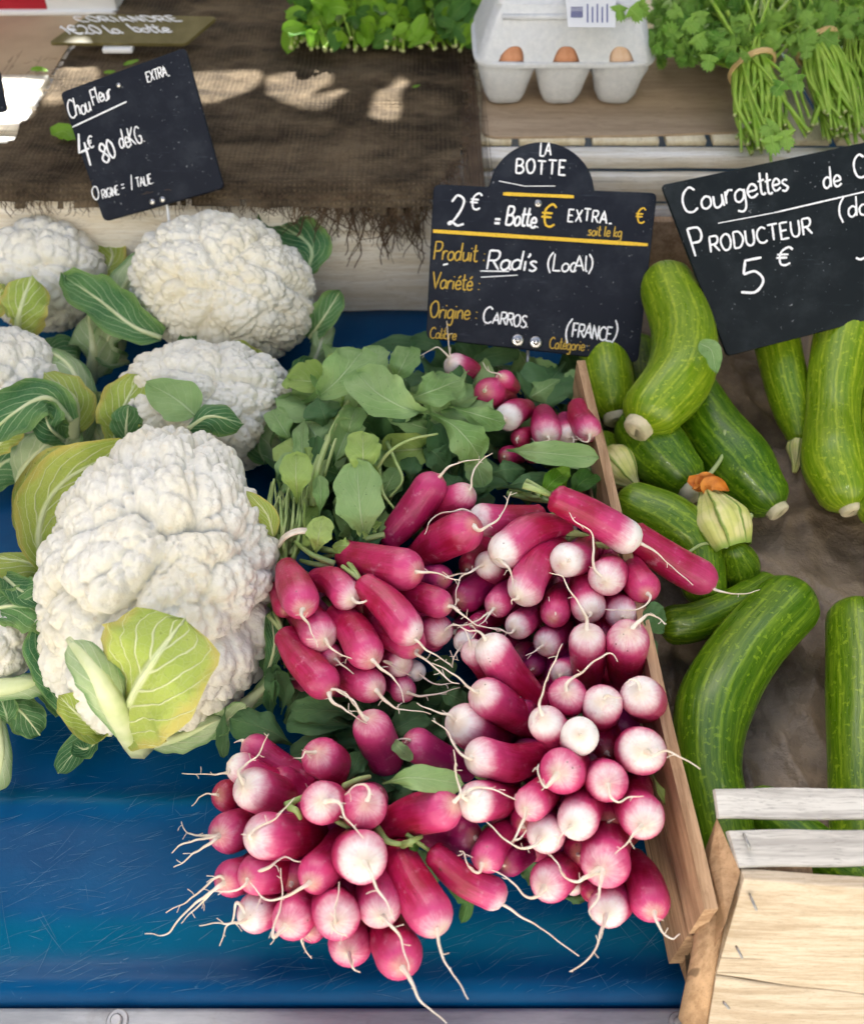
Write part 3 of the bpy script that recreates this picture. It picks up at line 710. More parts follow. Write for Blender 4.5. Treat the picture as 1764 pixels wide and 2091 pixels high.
    for k, (cx, nm, mt) in enumerate(((-Lx * .31, 'brown egg showing through the left window of the grey carton', 'egg'), (0, 'brown egg showing through the middle window of the grey carton', 'egg'), (Lx * .31, 'pale egg showing through the right window of the grey carton', 'eggp'))):
        c = P(cx, -ly * .235, rimz - .0005); em = MB(); vs = []; fs = []; NA, NB = 28, 18
        for j in range(NB + 1):
            a = math.pi * j / NB; zz = math.cos(a); r = math.sin(a) * (1 - .12 * zz)
            for i in range(NA):
                b_ = 2 * math.pi * i / NA; vs.append(c + Vector((r * .0205 * math.cos(b_), r * .0205 * math.sin(b_), zz * .026)))
        for j in range(NB):
            for i in range(NA): fs.append((j * NA + i, (j + 1) * NA + i, (j + 1) * NA + (i + 1) % NA, j * NA + (i + 1) % NA))
        em.add(vs, fs); tag(em.build('egg', M[mt], origin=tuple(c - Vector((0, 0, .028)))), nm, 'egg', 'eggs in the carton')
carton()

# ------------------------------------------------------------------ lettering by pen strokes
GL = {}
def _g(ch, w, s): GL[ch] = (w, [(k[0], [tuple(float(q) for q in p.split(',')) for p in k[1:].split()]) for k in s.split(';')])
for ch, w, s in (
    ('A', .68, 'l0,0 .32,1 .62,0;l.1,.35 .54,.35'), ('B', .64, 'l.05,0 .05,1;s.05,1 .4,.98 .5,.78 .35,.55 .05,.52;s.05,.52 .45,.5 .58,.25 .4,.02 .05,0'),
    ('C', .64, 's.57,.85 .35,1 .1,.8 .03,.45 .15,.1 .4,0 .62,.12'), ('D', .66, 'l.05,0 .05,1;s.05,1 .4,.95 .6,.5 .4,.05 .05,0'),
    ('E', .58, 'l.5,1 .05,1 .05,0 .52,0;l.05,.52 .42,.52'), ('F', .54, 'l.5,1 .05,1 .05,0;l.05,.52 .4,.52'),
    ('G', .66, 's.55,.85 .35,1 .1,.8 .03,.45 .15,.08 .4,0 .55,.15 .56,.42;l.35,.42 .58,.42'), ('I', .24, 'l.1,0 .1,1'), ('Z', .6, 'l.05,1 .5,1 .1,0 .55,0;l.1,.5 .5,.5'),
    ('K', .58, 'l.05,0 .05,1;l.5,1 .06,.45 .52,0'), ('L', .54, 'l.05,1 .05,0 .5,0'), ('N', .62, 'l.05,0 .05,1 .52,0 .52,1'),
    ('O', .68, 's.3,1 .05,.75 .03,.4 .2,.03 .45,.05 .6,.4 .52,.85 .3,1'), ('P', .58, 'l.05,0 .05,1;s.05,1 .45,.98 .52,.72 .38,.5 .05,.48'),
    ('R', .62, 'l.05,0 .05,1;s.05,1 .45,.98 .52,.72 .38,.5 .05,.48;l.25,.48 .57,0'), ('S', .56, 's.5,.88 .3,1 .08,.82 .2,.58 .45,.4 .48,.15 .25,0 .02,.12'),
    ('T', .64, 'l0,1 .6,1;l.3,1 .3,0'), ('U', .62, 's.05,1 .05,.3 .2,.02 .42,.05 .52,.35 .52,1'), ('V', .6, 'l0,1 .28,0 .56,1'), ('X', .62, 'l.03,1 .55,0;l.55,1 .03,0'),
    ('a', .5, 's.42,.42 .25,.52 .06,.38 .05,.12 .2,0 .38,.15 .42,.42;s.42,.5 .42,.12 .52,.02'), ('b', .5, 'l.05,1 .05,0;s.05,.35 .25,.52 .42,.4 .42,.12 .25,0 .05,.1'),
    ('c', .44, 's.4,.42 .22,.52 .05,.3 .12,.04 .28,0 .42,.1'), ('d', .54, 's.42,.42 .25,.52 .06,.38 .05,.12 .2,0 .38,.15 .42,.42;l.46,1 .42,.02'),
    ('e', .48, 's.06,.25 .4,.28 .36,.47 .2,.52 .05,.3 .12,.04 .28,0 .46,.1'), ('é', .48, 's.06,.25 .4,.28 .36,.47 .2,.52 .05,.3 .12,.04 .28,0 .46,.1;l.2,.65 .36,.82'),
    ('f', .4, 's.42,.92 .28,1 .18,.8 .18,-.1;l.05,.52 .38,.52'), ('g', .52, 's.42,.42 .25,.52 .06,.38 .05,.12 .2,0 .38,.15 .42,.42;s.43,.5 .44,-.2 .3,-.42 .08,-.34'),
    ('h', .5, 'l.05,1 .05,0;s.05,.3 .22,.52 .38,.42 .42,0'), ('i', .2, 'l.08,.5 .08,0;l.08,.72 .1,.78'), ('í', .26, 'l.08,.5 .08,0;s.2,.9 .24,.82 .16,.68'), ('k', .44, 'l.05,1 .05,0;l.36,.52 .06,.2 .4,0'),
    ('l', .22, 's.07,1 .06,.15 .18,0'), ('n', .5, 'l.05,.5 .05,0;s.05,.3 .22,.52 .38,.42 .42,0'), ('o', .48, 's.22,.52 .05,.35 .06,.1 .22,0 .4,.12 .4,.4 .22,.52'),
    ('p', .5, 'l.05,.5 .05,-.4;s.05,.35 .25,.52 .42,.4 .42,.12 .25,0 .05,.1'), ('r', .38, 'l.05,.5 .05,0;s.05,.3 .18,.5 .36,.48'), ('s', .4, 's.34,.45 .2,.52 .06,.42 .2,.27 .34,.14 .2,0 .02,.06'),
    ('t', .36, 's.15,.95 .14,.15 .26,0 .36,.06;l.0,.58 .34,.62'), ('u', .5, 's.05,.5 .06,.1 .2,0 .38,.15 .4,.5;l.4,.5 .44,0'), ('v', .44, 'l.02,.5 .2,0 .4,.5'),
    ('0', .54, 's.25,1 .05,.7 .06,.25 .25,0 .45,.25 .45,.7 .25,1'), ('1', .3, 'l.0,.75 .18,1 .14,0'), ('2', .6, 's.05,.78 .22,1 .46,.85 .4,.5 .15,.08 .02,.04;s.02,.04 .14,.12 .36,.0 .58,.06'),
    ('4', .62, 'l.3,1.05 .04,.38 .56,.46;l.42,.7 .36,-.15'), ('5', .6, 'l.5,1.02 .12,.96 .08,.56;s.08,.56 .36,.62 .54,.34 .36,.02 .02,.04'),
    ('8', .56, 's.3,.52 .08,.75 .28,1 .48,.78 .3,.52 .05,.22 .28,0 .52,.22 .3,.52'), ('€', .66, 's.6,.86 .4,1 .15,.8 .1,.5 .2,.1 .42,0 .62,.12;l-.04,.6 .46,.6;l-.04,.42 .43,.42'),
    ('=', .5, 'l.03,.55 .4,.55;l.03,.25 .4,.25'), (':', .24, 'l.1,.42 .11,.47;l.1,.05 .11,.1'), ('.', .24, 'l.08,.02 .12,.06'), ('_', .4, 'l.02,.03 .3,.03'),
    ('(', .36, 's.3,1.12 .1,.75 .08,.3 .26,-.15'), (')', .36, 's.04,1.12 .24,.75 .24,.3 .04,-.15'), (' ', .34, 'l0,0 0,0'), ('-', .4, 's.03,.4 .2,.3 .36,.42')):
    _g(ch, w, s)
class Sign:
    def __init__(s, p, n): s.p, s.n = p, n.normalized(); s.rs = random.Random(11)
    def P(s, u, v, off=0): return onplane(u, v, s.p, s.n) + s.n * off
    def stroke(s, mb, pts, wpx, off=.0009):
        n = len(pts); vs = []; fs = []
        for i, (u, v) in enumerate(pts):
            a = pts[max(0, i - 1)]; b = pts[min(n - 1, i + 1)]; dx, dy = b[0] - a[0], b[1] - a[1]; L = math.hypot(dx, dy) or 1
            w = wpx / 2 * (.78 + .4 * abs(noise.noise(Vector((u * .09, v * .09, 2)))) + .2) * (.8 if i in (0, n - 1) else 1)
            nx, ny = -dy / L * w, dx / L * w; vs += [s.P(u + nx, v + ny, off), s.P(u - nx, v - ny, off)]
            if i: fs.append((2 * i - 2, 2 * i - 1, 2 * i + 1, 2 * i))
        mb.add(vs, fs)
    def text(s, mb, txt, u, v, h, ang=0, ws=1.0, pen=3.0, sk=.12, jit=.03, off=.0009, gap=0.0):
        ca, sa = math.cos(R(ang)), math.sin(R(ang)); x = 0
        for ch in txt:
            w, st = GL[ch]; dy = s.rs.gauss(0, jit); ds = 1 + s.rs.gauss(0, jit)
            if ch != ' ':
                for kind, pts in st:
                    q = []
                    for (a, b) in pts: q.append(Vector(((x + (a + b * sk) * ws) * h, -(b * ds + dy) * h, 0)))
                    if kind == 's': q = catmull(q, 6)
                    else:
                        q2 = [q[0]]
                        for i in range(len(q) - 1): q2 += [q[i].lerp(q[i + 1], k / 4) for k in (1, 2, 3, 4)]
                        q = q2
                    q = [(u + p.x * ca - p.y * sa, v + p.x * sa + p.y * ca) for p in q]
                    s.stroke(mb, q, pen, off)
                    off += .000004
            x += (w + gap) * ws
    def board(s, name, poly, mt, parent, th=.003):
        n = len(poly); A = [s.P(u, v) for u, v in poly]; B = [p - s.n * th for p in A]; m = MB()
        bev = [s.P(u, v, -.0006) for u, v in poly]; c = sum(A, Vector()) / n
        A2 = [p + (c - p).normalized() * .0006 for p in A]
        fs = [tuple(range(n))[::-1], tuple(range(2 * n, 3 * n))]
        for i in range(n):
            j = (i + 1) % n; fs += [(i, j, n + j, n + i), (n + i, n + j, 2 * n + j, 2 * n + i)]
        m.add(A2 + bev + B, fs); return m.build(name, mt, parent, smooth=False)
    def dot(s, mb, u, v, r, off=.0004, h=.001):
        c = s.P(u, v, off); rr = r / FPX * dep(c); tube(mb, [c, c + s.n * h, c + s.n * (h * 1.5)], lambda t_: rr * (1 if t_ < .8 else .7), 14)
def rounded(pts, r, seg=5):
    out = []; n = len(pts)
    for i in range(n):
        a, b, c = Vector(pts[i - 1]), Vector(pts[i]), Vector(pts[(i + 1) % n])
        p = b + (a - b).normalized() * r; q = b + (c - b).normalized() * r
        for k in range(seg + 1):
            t = k / seg; w = p.lerp(b, t).lerp(b.lerp(q, t), t); out.append((w.x, w.y))
    return out
def sl(pts): 
    q = []
    for i in range(len(pts) - 1): q += [(pts[i][0] + (pts[i + 1][0] - pts[i][0]) * k / 12, pts[i][1] + (pts[i + 1][1] - pts[i][1]) * k / 12) for k in range(13)]
    return q
C1 = lambda x, y: px('1', x, y)
C2 = lambda x, y: px('2', x, y)
C3 = lambda x, y: px('3', x, y)
def signs():
    # --- cauliflower price board
    foot = at(345, 462, .098); n = Vector((-.03, -.80, .60))
    t = thing('price_sign', 'tilted black slate price sign chalked Chou Fleur on a wire stake', 'price sign', tuple(foot)); s = Sign(foot, n)
    s.board('board', rounded([(122, 188), (378, 95), (458, 383), (212, 452)], 12), M['slate'], t)
    m = MB()
    s.text(m, 'Chou', *C1(408, 690), 37, -19, .62, 2.8, .2); s.text(m, 'Fleur', *C1(545, 612), 33, -19, .62, 2.8, .1)
    s.stroke(m, sl([C1(425, 740), C1(740, 592)]), 3); s.text(m, 'EXTRA_', *C1(862, 478), 21, -17, .66, 2.5, .1)
    s.text(m, '4', *C1(478, 945), 58, -14, .75, 4.2, -.1); s.text(m, '€', *C1(520, 862), 24, -16, .75, 3, .1); s.text(m, '80', *C1(605, 950), 40, -17, .72, 3.6, -.05)
    s.text(m, 'de', *C1(705, 868), 40, -14, .55, 2.8, .0); s.text(m, 'KG.', *C1(765, 848), 36, -14, .6, 2.8, -.02)
    s.text(m, 'O', *C1(548, 1172), 28, -16, .8, 2.4); s.text(m, 'RIGINE', *C1(602, 1160), 18, -16, .68, 2.2); s.text(m, '=', *C1(715, 1118), 24, -16, .7, 2.3); s.text(m, 'I', *C1(765, 1110), 30, -14, .8, 2.5, .25); s.text(m, 'TALIE.', *C1(800, 1092), 19, -14, .66, 2.2)
    m.build('handwriting', M['chalk'], t, smooth=False)
    for x, y, r in ((695, 497, 5), (890, 1176, 6), (950, 1162, 6)): m = MB(); s.dot(m, *C1(x, y), r); m.build('rivet', M['nail'], t)
    m = MB(); tube(m, [s.P(333, 400, -.004), s.P(339, 425, -.004), at(345, 452, .1), at(352, 480, .085)], .0011, 8); m.build('stake', M['white'], t)
    # --- radish board with arched top
    foot = at(1075, 820, .035); n = Vector((.02, -.72, .69))
    t = thing('price_sign', 'dark slate sign with arched top, yellow print and chalked La Botte, Radis', 'price sign', tuple(foot)); s = Sign(foot, n)
    body = rounded([(870, 690), (885, 375), (1342, 393), (1303, 740)], 14)
    arch = [(1106 + 108 * math.cos(a), 392 + 2 + 105 * math.sin(a)) for a in [math.pi + (math.pi) * k / 24 for k in range(25)]]
    k0 = max(i for i, p in enumerate(body) if p[0] < 950 and p[1] < 500)
    poly = body[:k0 + 1] + [(998, 380)] + [p for p in arch if p[1] < 376] + [(1214, 388)] + body[k0 + 1:]
    s.board('board', poly, M['slate'], t)
    m = MB()
    s.text(m, 'LA', *C2(1508, 906), 27, 2, .72, 3.4, .05); s.text(m, 'BOTTE', *C2(1366, 1005), 29, 4, .98, 3.8, .0, gap=.12)
    s.text(m, '2', *C2(968, 1312), 62, 2, .95, 4.4, .12); s.text(m, '€', *C2(1098, 1225), 34, 6, 1.0, 3.8, .1)
    s.text(m, '=', *C2(1238, 1318), 28, 2, 1.1, 5); s.text(m, 'Botte.', *C2(1306, 1310), 38, 4, .72, 4.4, .15)
    s.text(m, 'EXTRA_', *C3(32, 1288), 25, 4, .92, 3.4, .05, gap=.1)
    s.text(m, 'Radís', *C2(1195, 1570), 40, 3, 1.12, 4, .1); s.stroke(m, sl([C2(1162, 1580), C2(1330, 1582)]), 2.5); s.stroke(m, sl([C2(1165, 1616), C2(1380, 1604)]), 2)
    s.text(m, '(Loc', *C2(1545, 1580), 34, 2, 1.0, 3.3, .1); s.text(m, 'Al)', *C3(70, 1585), 32, 0, 1.0, 3.3, .05)
    s.text(m, 'C', *C2(1172, 1882), 34, 4, .9, 3.4); s.text(m, 'ARROS.', *C2(1232, 1885), 24, 8, .92, 3.2, .02)
    s.text(m, '(', *C3(10, 1980), 38, 5, .9, 3.3); s.text(m, 'FRANCE', *C3(56, 1965), 28, 6, .80, 3.3, .05); s.text(m, ')', *C3(285, 1992), 38, 5, .9, 3.3)
    s.stroke(m, sl([C2(1270, 1055), C2(1420, 1085), C2(1600, 1085)]), 1.6); s.stroke(m, sl([C2(945, 1545), C2(975, 1538)]), 3)
    m.build('handwriting', M['chalk'], t, smooth=False)
    m = MB()
    s.stroke(m, sl([C2(1295, 1130), C2(1707, 1147)]), 6.5); s.stroke(m, sl([C2(888, 1347), C3(500, 1427)]), 7.5)
    s.text(m, '€', *C2(1515, 1318), 46, 4, .95, 4.0, .08, jit=0); s.text(m, '€', *C3(428, 1298), 31, 4, .95, 2.8, .08, jit=0)
    m.build('printed_line', M['yellow'], t, smooth=False)
    m = MB()
    s.text(m, 'soit le kg', *C3(150, 1372), 21, 3, .88, 2.4, .12, .01)
    s.text(m, 'Produit :', *C2(888, 1512), 36, 3, .82, 3, .1, .01); s.text(m, 'Variété :', *C2(878, 1680), 34, 3, .82, 2.9, .1, .01); s.text(m, 'Origine :', *C2(866, 1850), 34, 3, .82, 2.9, .1, .01)
    s.text(m, 'Calibre', *C2(866, 1970), 22, 4, .85, 2.2, .1, .01); s.text(m, 'Catégorie :', *C2(1562, 2030), 23, 4, .78, 2.3, .1, .01)
    m.build('printed_lettering', M['mustard'], t, smooth=False)
    for (x, y, r) in ((1380, 1985, 13), (1485, 1997, 13), (1499, 1187, 8)):
        m = MB(); u, v = C2(x, y); s.dot(m, u, v, r); s.dot(m, u, v, r * .45, .0012, .0016); m.build('rivet', M['nail'], t)
    m = MB(); tube(m, [s.P(1080, 700, -.0045), s.P(1079, 725, -.0045), at(1077, 770, .055), at(1073, 830, .03)], .0011, 8); m.build('stake', M['metal'], t)
    # --- courgette board
    foot = at(1620, 700, .08); n = Vector((-.05, -.70, .71))
    t = thing('price_sign', 'large tilted black slate sign chalked Courgettes, cut off by the right edge', 'price sign', tuple(foot)); s = Sign(foot, n)
    s.board('board', rounded([(1350, 377), (2010, 238), (2130, 560), (1485, 727)], 10), M['slate2'], t)
    m = MB()
    s.text(m, 'C', *C3(708, 1245), 50, -14, 1.0, 4.2, .12); s.text(m, 'ourge', *C3(815, 1228), 50, -14, 1.02, 4.2, .1); s.text(m, 'ttes', *C3(1150, 1145), 46, -13, .85, 4.2, .14)
    s.text(m, 'de', *C3(1525, 1102), 42, -12, .9, 4, .1); s.text(m, 'Carros', *C3(1706, 1045), 46, -12, .9, 4.2, .1)
    s.stroke(m, sl([C3(910, 1302), C3(1240, 1240)]), 2); s.stroke(m, sl([C3(1240, 1240), C3(1764, 1118), C3(2100, 1040)]), 3)
    s.text(m, 'P', *C3(775, 1512), 58, -11, .9, 4.4, -.12); s.text(m, 'RODUCTEUR', *C3(865, 1475), 33, -10.5, 1.05, 4, .05, gap=.06); s.text(m, '(', *C3(1610, 1290), 40, -8, 1.0, 3.8); s.text(m, 'do', *C3(1668, 1268), 42, -8, 1.0, 3.8, .05)
    s.text(m, '5', *C3(1040, 1722), 70, -4, 1.25, 5, .05); s.text(m, '€', *C3(1245, 1550), 36, -2, 1.3, 4.2, .2); s.text(m, '-', *C3(1700, 1545), 36, 0, 1.6, 4.4)
    m.build('handwriting', M['chalk'], t, smooth=False)
    m = MB(); tube(m, [s.P(1780, 640, -.004), s.P(1790, 690, -.004), at(1800, 760, .04)], .0012, 8); m.build('stake', M['metal'], t)
    # --- edge of another board at far left
    foot = at(-30, 240, TIER + .02); s = Sign(foot, Vector((.1, -.8, .6)))
    t = thing('price_sign', 'rounded corner of a navy slate sign cut off at the left edge', 'price sign', tuple(foot))
    s.board('board', rounded([(-150, 160), (-2, 140), (14, 226), (-130, 250)], 10), M['slate'], t)
    m = MB(); tube(m, [s.P(-60, 225, -.004), s.P(-58, 245, -.004), at(-55, 268, TIER + .002)], .0011, 6); m.build('stake', M['metal'], t)
    # --- olive board lying back
    foot = at(238, 92, TIER + .002); n = Vector((0, -.30, .95)); p0 = at(238, 90, TIER + .018)
    t = thing('price_sign', 'olive green price sign leaning far back with faded chalk writing, beside the burlap', 'price sign', tuple(foot)); s = Sign(p0, n)
    s.board('board', rounded([(98, 86), (182, 27), (444, 33), (378, 88)], 10), M['olive'], t)
    m = MB(); s.text(m, 'CORIANDRE', *C1(470, 128), 11, 0, 3.2, 2.0, -.6, gap=.08); s.text(m, '1€20 la  botte', *C1(400, 200), 17, -1, 2.1, 2.6, -.6); m.build('handwriting', M['chalk'], t, smooth=False)
    m = MB(); box(m, s.P(238, 89, -.005), .026, .010, .004); tube(m, [s.P(238, 90, -.006), at(236, 97, TIER + .003)], .002, 8); m.build('stake', M['white'], t)
signs()

# ------------------------------------------------------------------ leaf generator
def leaf_pts(mb, axis, wid, facing=None, roll=0, cup=0.0, fold=0.0, ruf=.1, shape='ovate', nl=22, nw=12, thick=0, seed=0, lob=0):
    """axis: 3D points base to tip, wid: full width in metres"""
    pts = catmull(axis, max(3, nl // max(1, len(axis) - 1))); n = len(pts); vs = []; uvs = []; fs = []; rs = random.Random(seed)
    ph = rs.uniform(0, 20)
    if shape == 'cabb': ruf = ruf * 1.8; lob = .05
    for i, p in enumerate(pts):
        t = i / (n - 1); tg = (pts[min(n - 1, i + 1)] - pts[max(0, i - 1)]).normalized()
        hint = facing if facing is not None else ((CP - p).normalized() * .7 + Vector((0, 0, 1)) * .5)
        _, nr, bt = frame_from(tg, hint); 
        if roll: nr, bt = (Matrix.Rotation(R(roll), 3, tg) @ nr), (Matrix.Rotation(R(roll), 3, tg) @ bt)
        if shape == 'ovate': w = math.sin(math.pi * min(1, t ** .85)) ** .7 * (1 if t > .04 else .5) + .03
        elif shape == 'spat': w = (.10 + .9 * max(0, min(1, (t - .12) / .38)) ** 1.3) * (1 - max(0, (t - .72) / .28) ** 2.4) ** .5 + .01
        elif shape == 'cabb': w = (.34 + .66 * min(1, t / .45) ** .8) * (1 - max(0, (t - .6) / .4) ** 2.2) ** .5 + .01
        elif shape == 'strap': w = (.7 + .3 * t) * (1 - max(0, (t - .8) / .2) ** 2) ** .5 + .01
        else: w = math.sin(math.pi * t) ** .5
        if lob: w *= 1 + lob * math.sin(t * 23 + ph)
        for j in range(nw + 1):
            s = -1 + 2 * j / nw; hw = wid / 2 * w * (1 + .10 * noise.noise(Vector((t * 5, s * 2, ph))))
            x = s * hw; up = cup * wid * (s * s) + fold * abs(s) * hw
            up += ruf * wid * (abs(s) ** 1.6) * (noise.noise(Vector((t * 6.5 + ph, s * 1.6, ph))) + .5 * noise.noise(Vector((t * 15 + ph, s * 2.5, ph))))
            up += .05 * wid * noise.noise(Vector((t * 3, s * 3, ph + 4)))
            vs.append(p + bt * x + nr * up); uvs.append((j / nw, t))
    for i in range(n - 1):
        for j in range(nw): a = i * (nw + 1) + j; fs.append((a, a + 1, a + nw + 2, a + nw + 1))
    mb.add(vs, fs, uvs); return pts
def leaf(parent, mt, c, axis, w, name='leaf', **k):
    """axis: (x, y, z cm) in crop c; w in crop px"""
    P3 = []
    for (x, y, z) in axis: P3.append(at(*px(c, x, y), z / 100))
    d = sum(dep(p) for p in P3) / len(P3); mb = MB(); rib = k.pop('rib', 0)
    pts = leaf_pts(mb, P3, w * CR[c][2] / FPX * d, seed=random.randrange(10 ** 6), **k)
    o = mb.build(name, M[mt], parent)
    if rib:
        r = rib * CR[c][2] / FPX * d / 2; q = MB(); up = [(CP - p).normalized() * (-r * .25) for p in pts]
        tube(q, [p + u for p, u in zip(pts, up)], lambda t: max(.0004, r * (1 - .82 * t)), 8, lump=.12); q.build('rib', M['crib'], o)
    return o

# ------------------------------------------------------------------ cauliflowers
def ico(sub):
    bm = bmesh.new(); bmesh.ops.create_icosphere(bm, subdivisions=sub, radius=1)
    V = np.array([v.co for v in bm.verts], dtype=np.float32); F = [tuple(v.index for v in f.verts) for f in bm.faces]; bm.free(); return V, F
ICO = {k: ico(k) for k in (6, 7)}
def curd(parent, u, v, hw, hh, z, sub, seed, tilt=0, dz=.8, n1=34, pear=0.0):
    rg = np.random.RandomState(seed); V, F = ICO[sub]
    def seeds(n, jit):
        i = np.arange(n) + .5; ph = np.arccos(1 - 2 * i / n); th = math.pi * (1 + 5 ** .5) * i
        s = np.stack([np.cos(th) * np.sin(ph), np.sin(th) * np.sin(ph), np.cos(ph)], 1) + rg.randn(n, 3) * jit
        return (s / np.linalg.norm(s, axis=1, keepdims=True)).astype(np.float32)
    c0 = at(u, v, z / 100); d = dep(c0); sx, sy = hw / FPX * d * .88, hh / FPX * d * .88; sz = max(sx, sy) * dz
    sc = np.array([sx, sy, sz], dtype=np.float32) / (sx * sy * sz) ** (1 / 3)
    q = V + .05 * np.stack([np.sin(V[:, 1] * 5 + seed), np.sin(V[:, 2] * 5 + 1 + seed), np.sin(V[:, 0] * 5 + 2)], 1) + .012 * np.stack([np.sin(V[:, 2] * 17), np.sin(V[:, 0] * 16 + seed), np.sin(V[:, 1] * 18)], 1)
    q = (q / np.linalg.norm(q, axis=1, keepdims=True)).astype(np.float32) * sc
    disp = np.zeros(len(V), dtype=np.float32)
    for n, jit, amp, var, ks, kd in ((n1, .15, .23, .45, 9, .6), (190, .05, .14, .4, 8, .7), (1500, .018, .066, .4, 6, .75), (7500, .007, .026, .4, 5, .8)):
        s = seeds(n, jit) * sc; sp = math.sqrt(4 * math.pi / n); hs = 1 - var * rg.rand(n).astype(np.float32); s2 = (s * s).sum(1)
        d1 = np.empty(len(V), np.float32); d2 = np.empty(len(V), np.float32); ii = np.empty(len(V), np.int64)
        for a in range(0, len(V), 4000):
            qq = q[a:a + 4000]; D = 2 * (qq @ s.T) - s2; i1 = D.argmax(1); r_ = np.arange(len(D)); m1 = D[r_, i1].copy(); D[r_, i1] = -99; m2 = D.max(1); q2 = (qq * qq).sum(1)
            d1[a:a + 4000] = np.sqrt(np.maximum(q2 - m1, 0)); d2[a:a + 4000] = np.sqrt(np.maximum(q2 - m2, 0)); ii[a:a + 4000] = i1
        e = np.clip((d2 - d1) / sp, 0, 1)
        h = (1 - np.exp(-e * ks)) * (1 - kd) + np.sqrt(np.clip(1 - (d1 / (sp * .82)) ** 2, 0, 1)) * kd
        disp += amp * (h * (.55 + .45 * hs[ii]) - .5)
    tw = (CP - c0).normalized(); up = -DN - tw * (-DN).dot(tw); up.normalize(); rt = up.cross(tw) 
    if tilt: Mr = Matrix.Rotation(R(tilt), 3, tw); up = Mr @ up; rt = Mr @ rt
    A = np.array([rt, up, tw], dtype=np.float32)
    V = V.copy(); V[:, 0] *= 1 - pear * V[:, 1]
    X = (V * (1 + disp)[:, None]) * np.array([sx, sy, sz], dtype=np.float32)
    P = X @ A + np.array(c0 - Vector(parent.location), dtype=np.float32)
    P[:, 2] = np.maximum(P[:, 2], .004 - parent.location.z)
    me = bpy.data.meshes.new('curd'); me.from_pydata(P.tolist(), [], F); me.polygons.foreach_set('use_smooth', [True] * len(F)); me.materials.append(M['curd']); me.update()
    o = bpy.data.objects.new('curd', me); COL.objects.link(o); o.parent = parent; return o

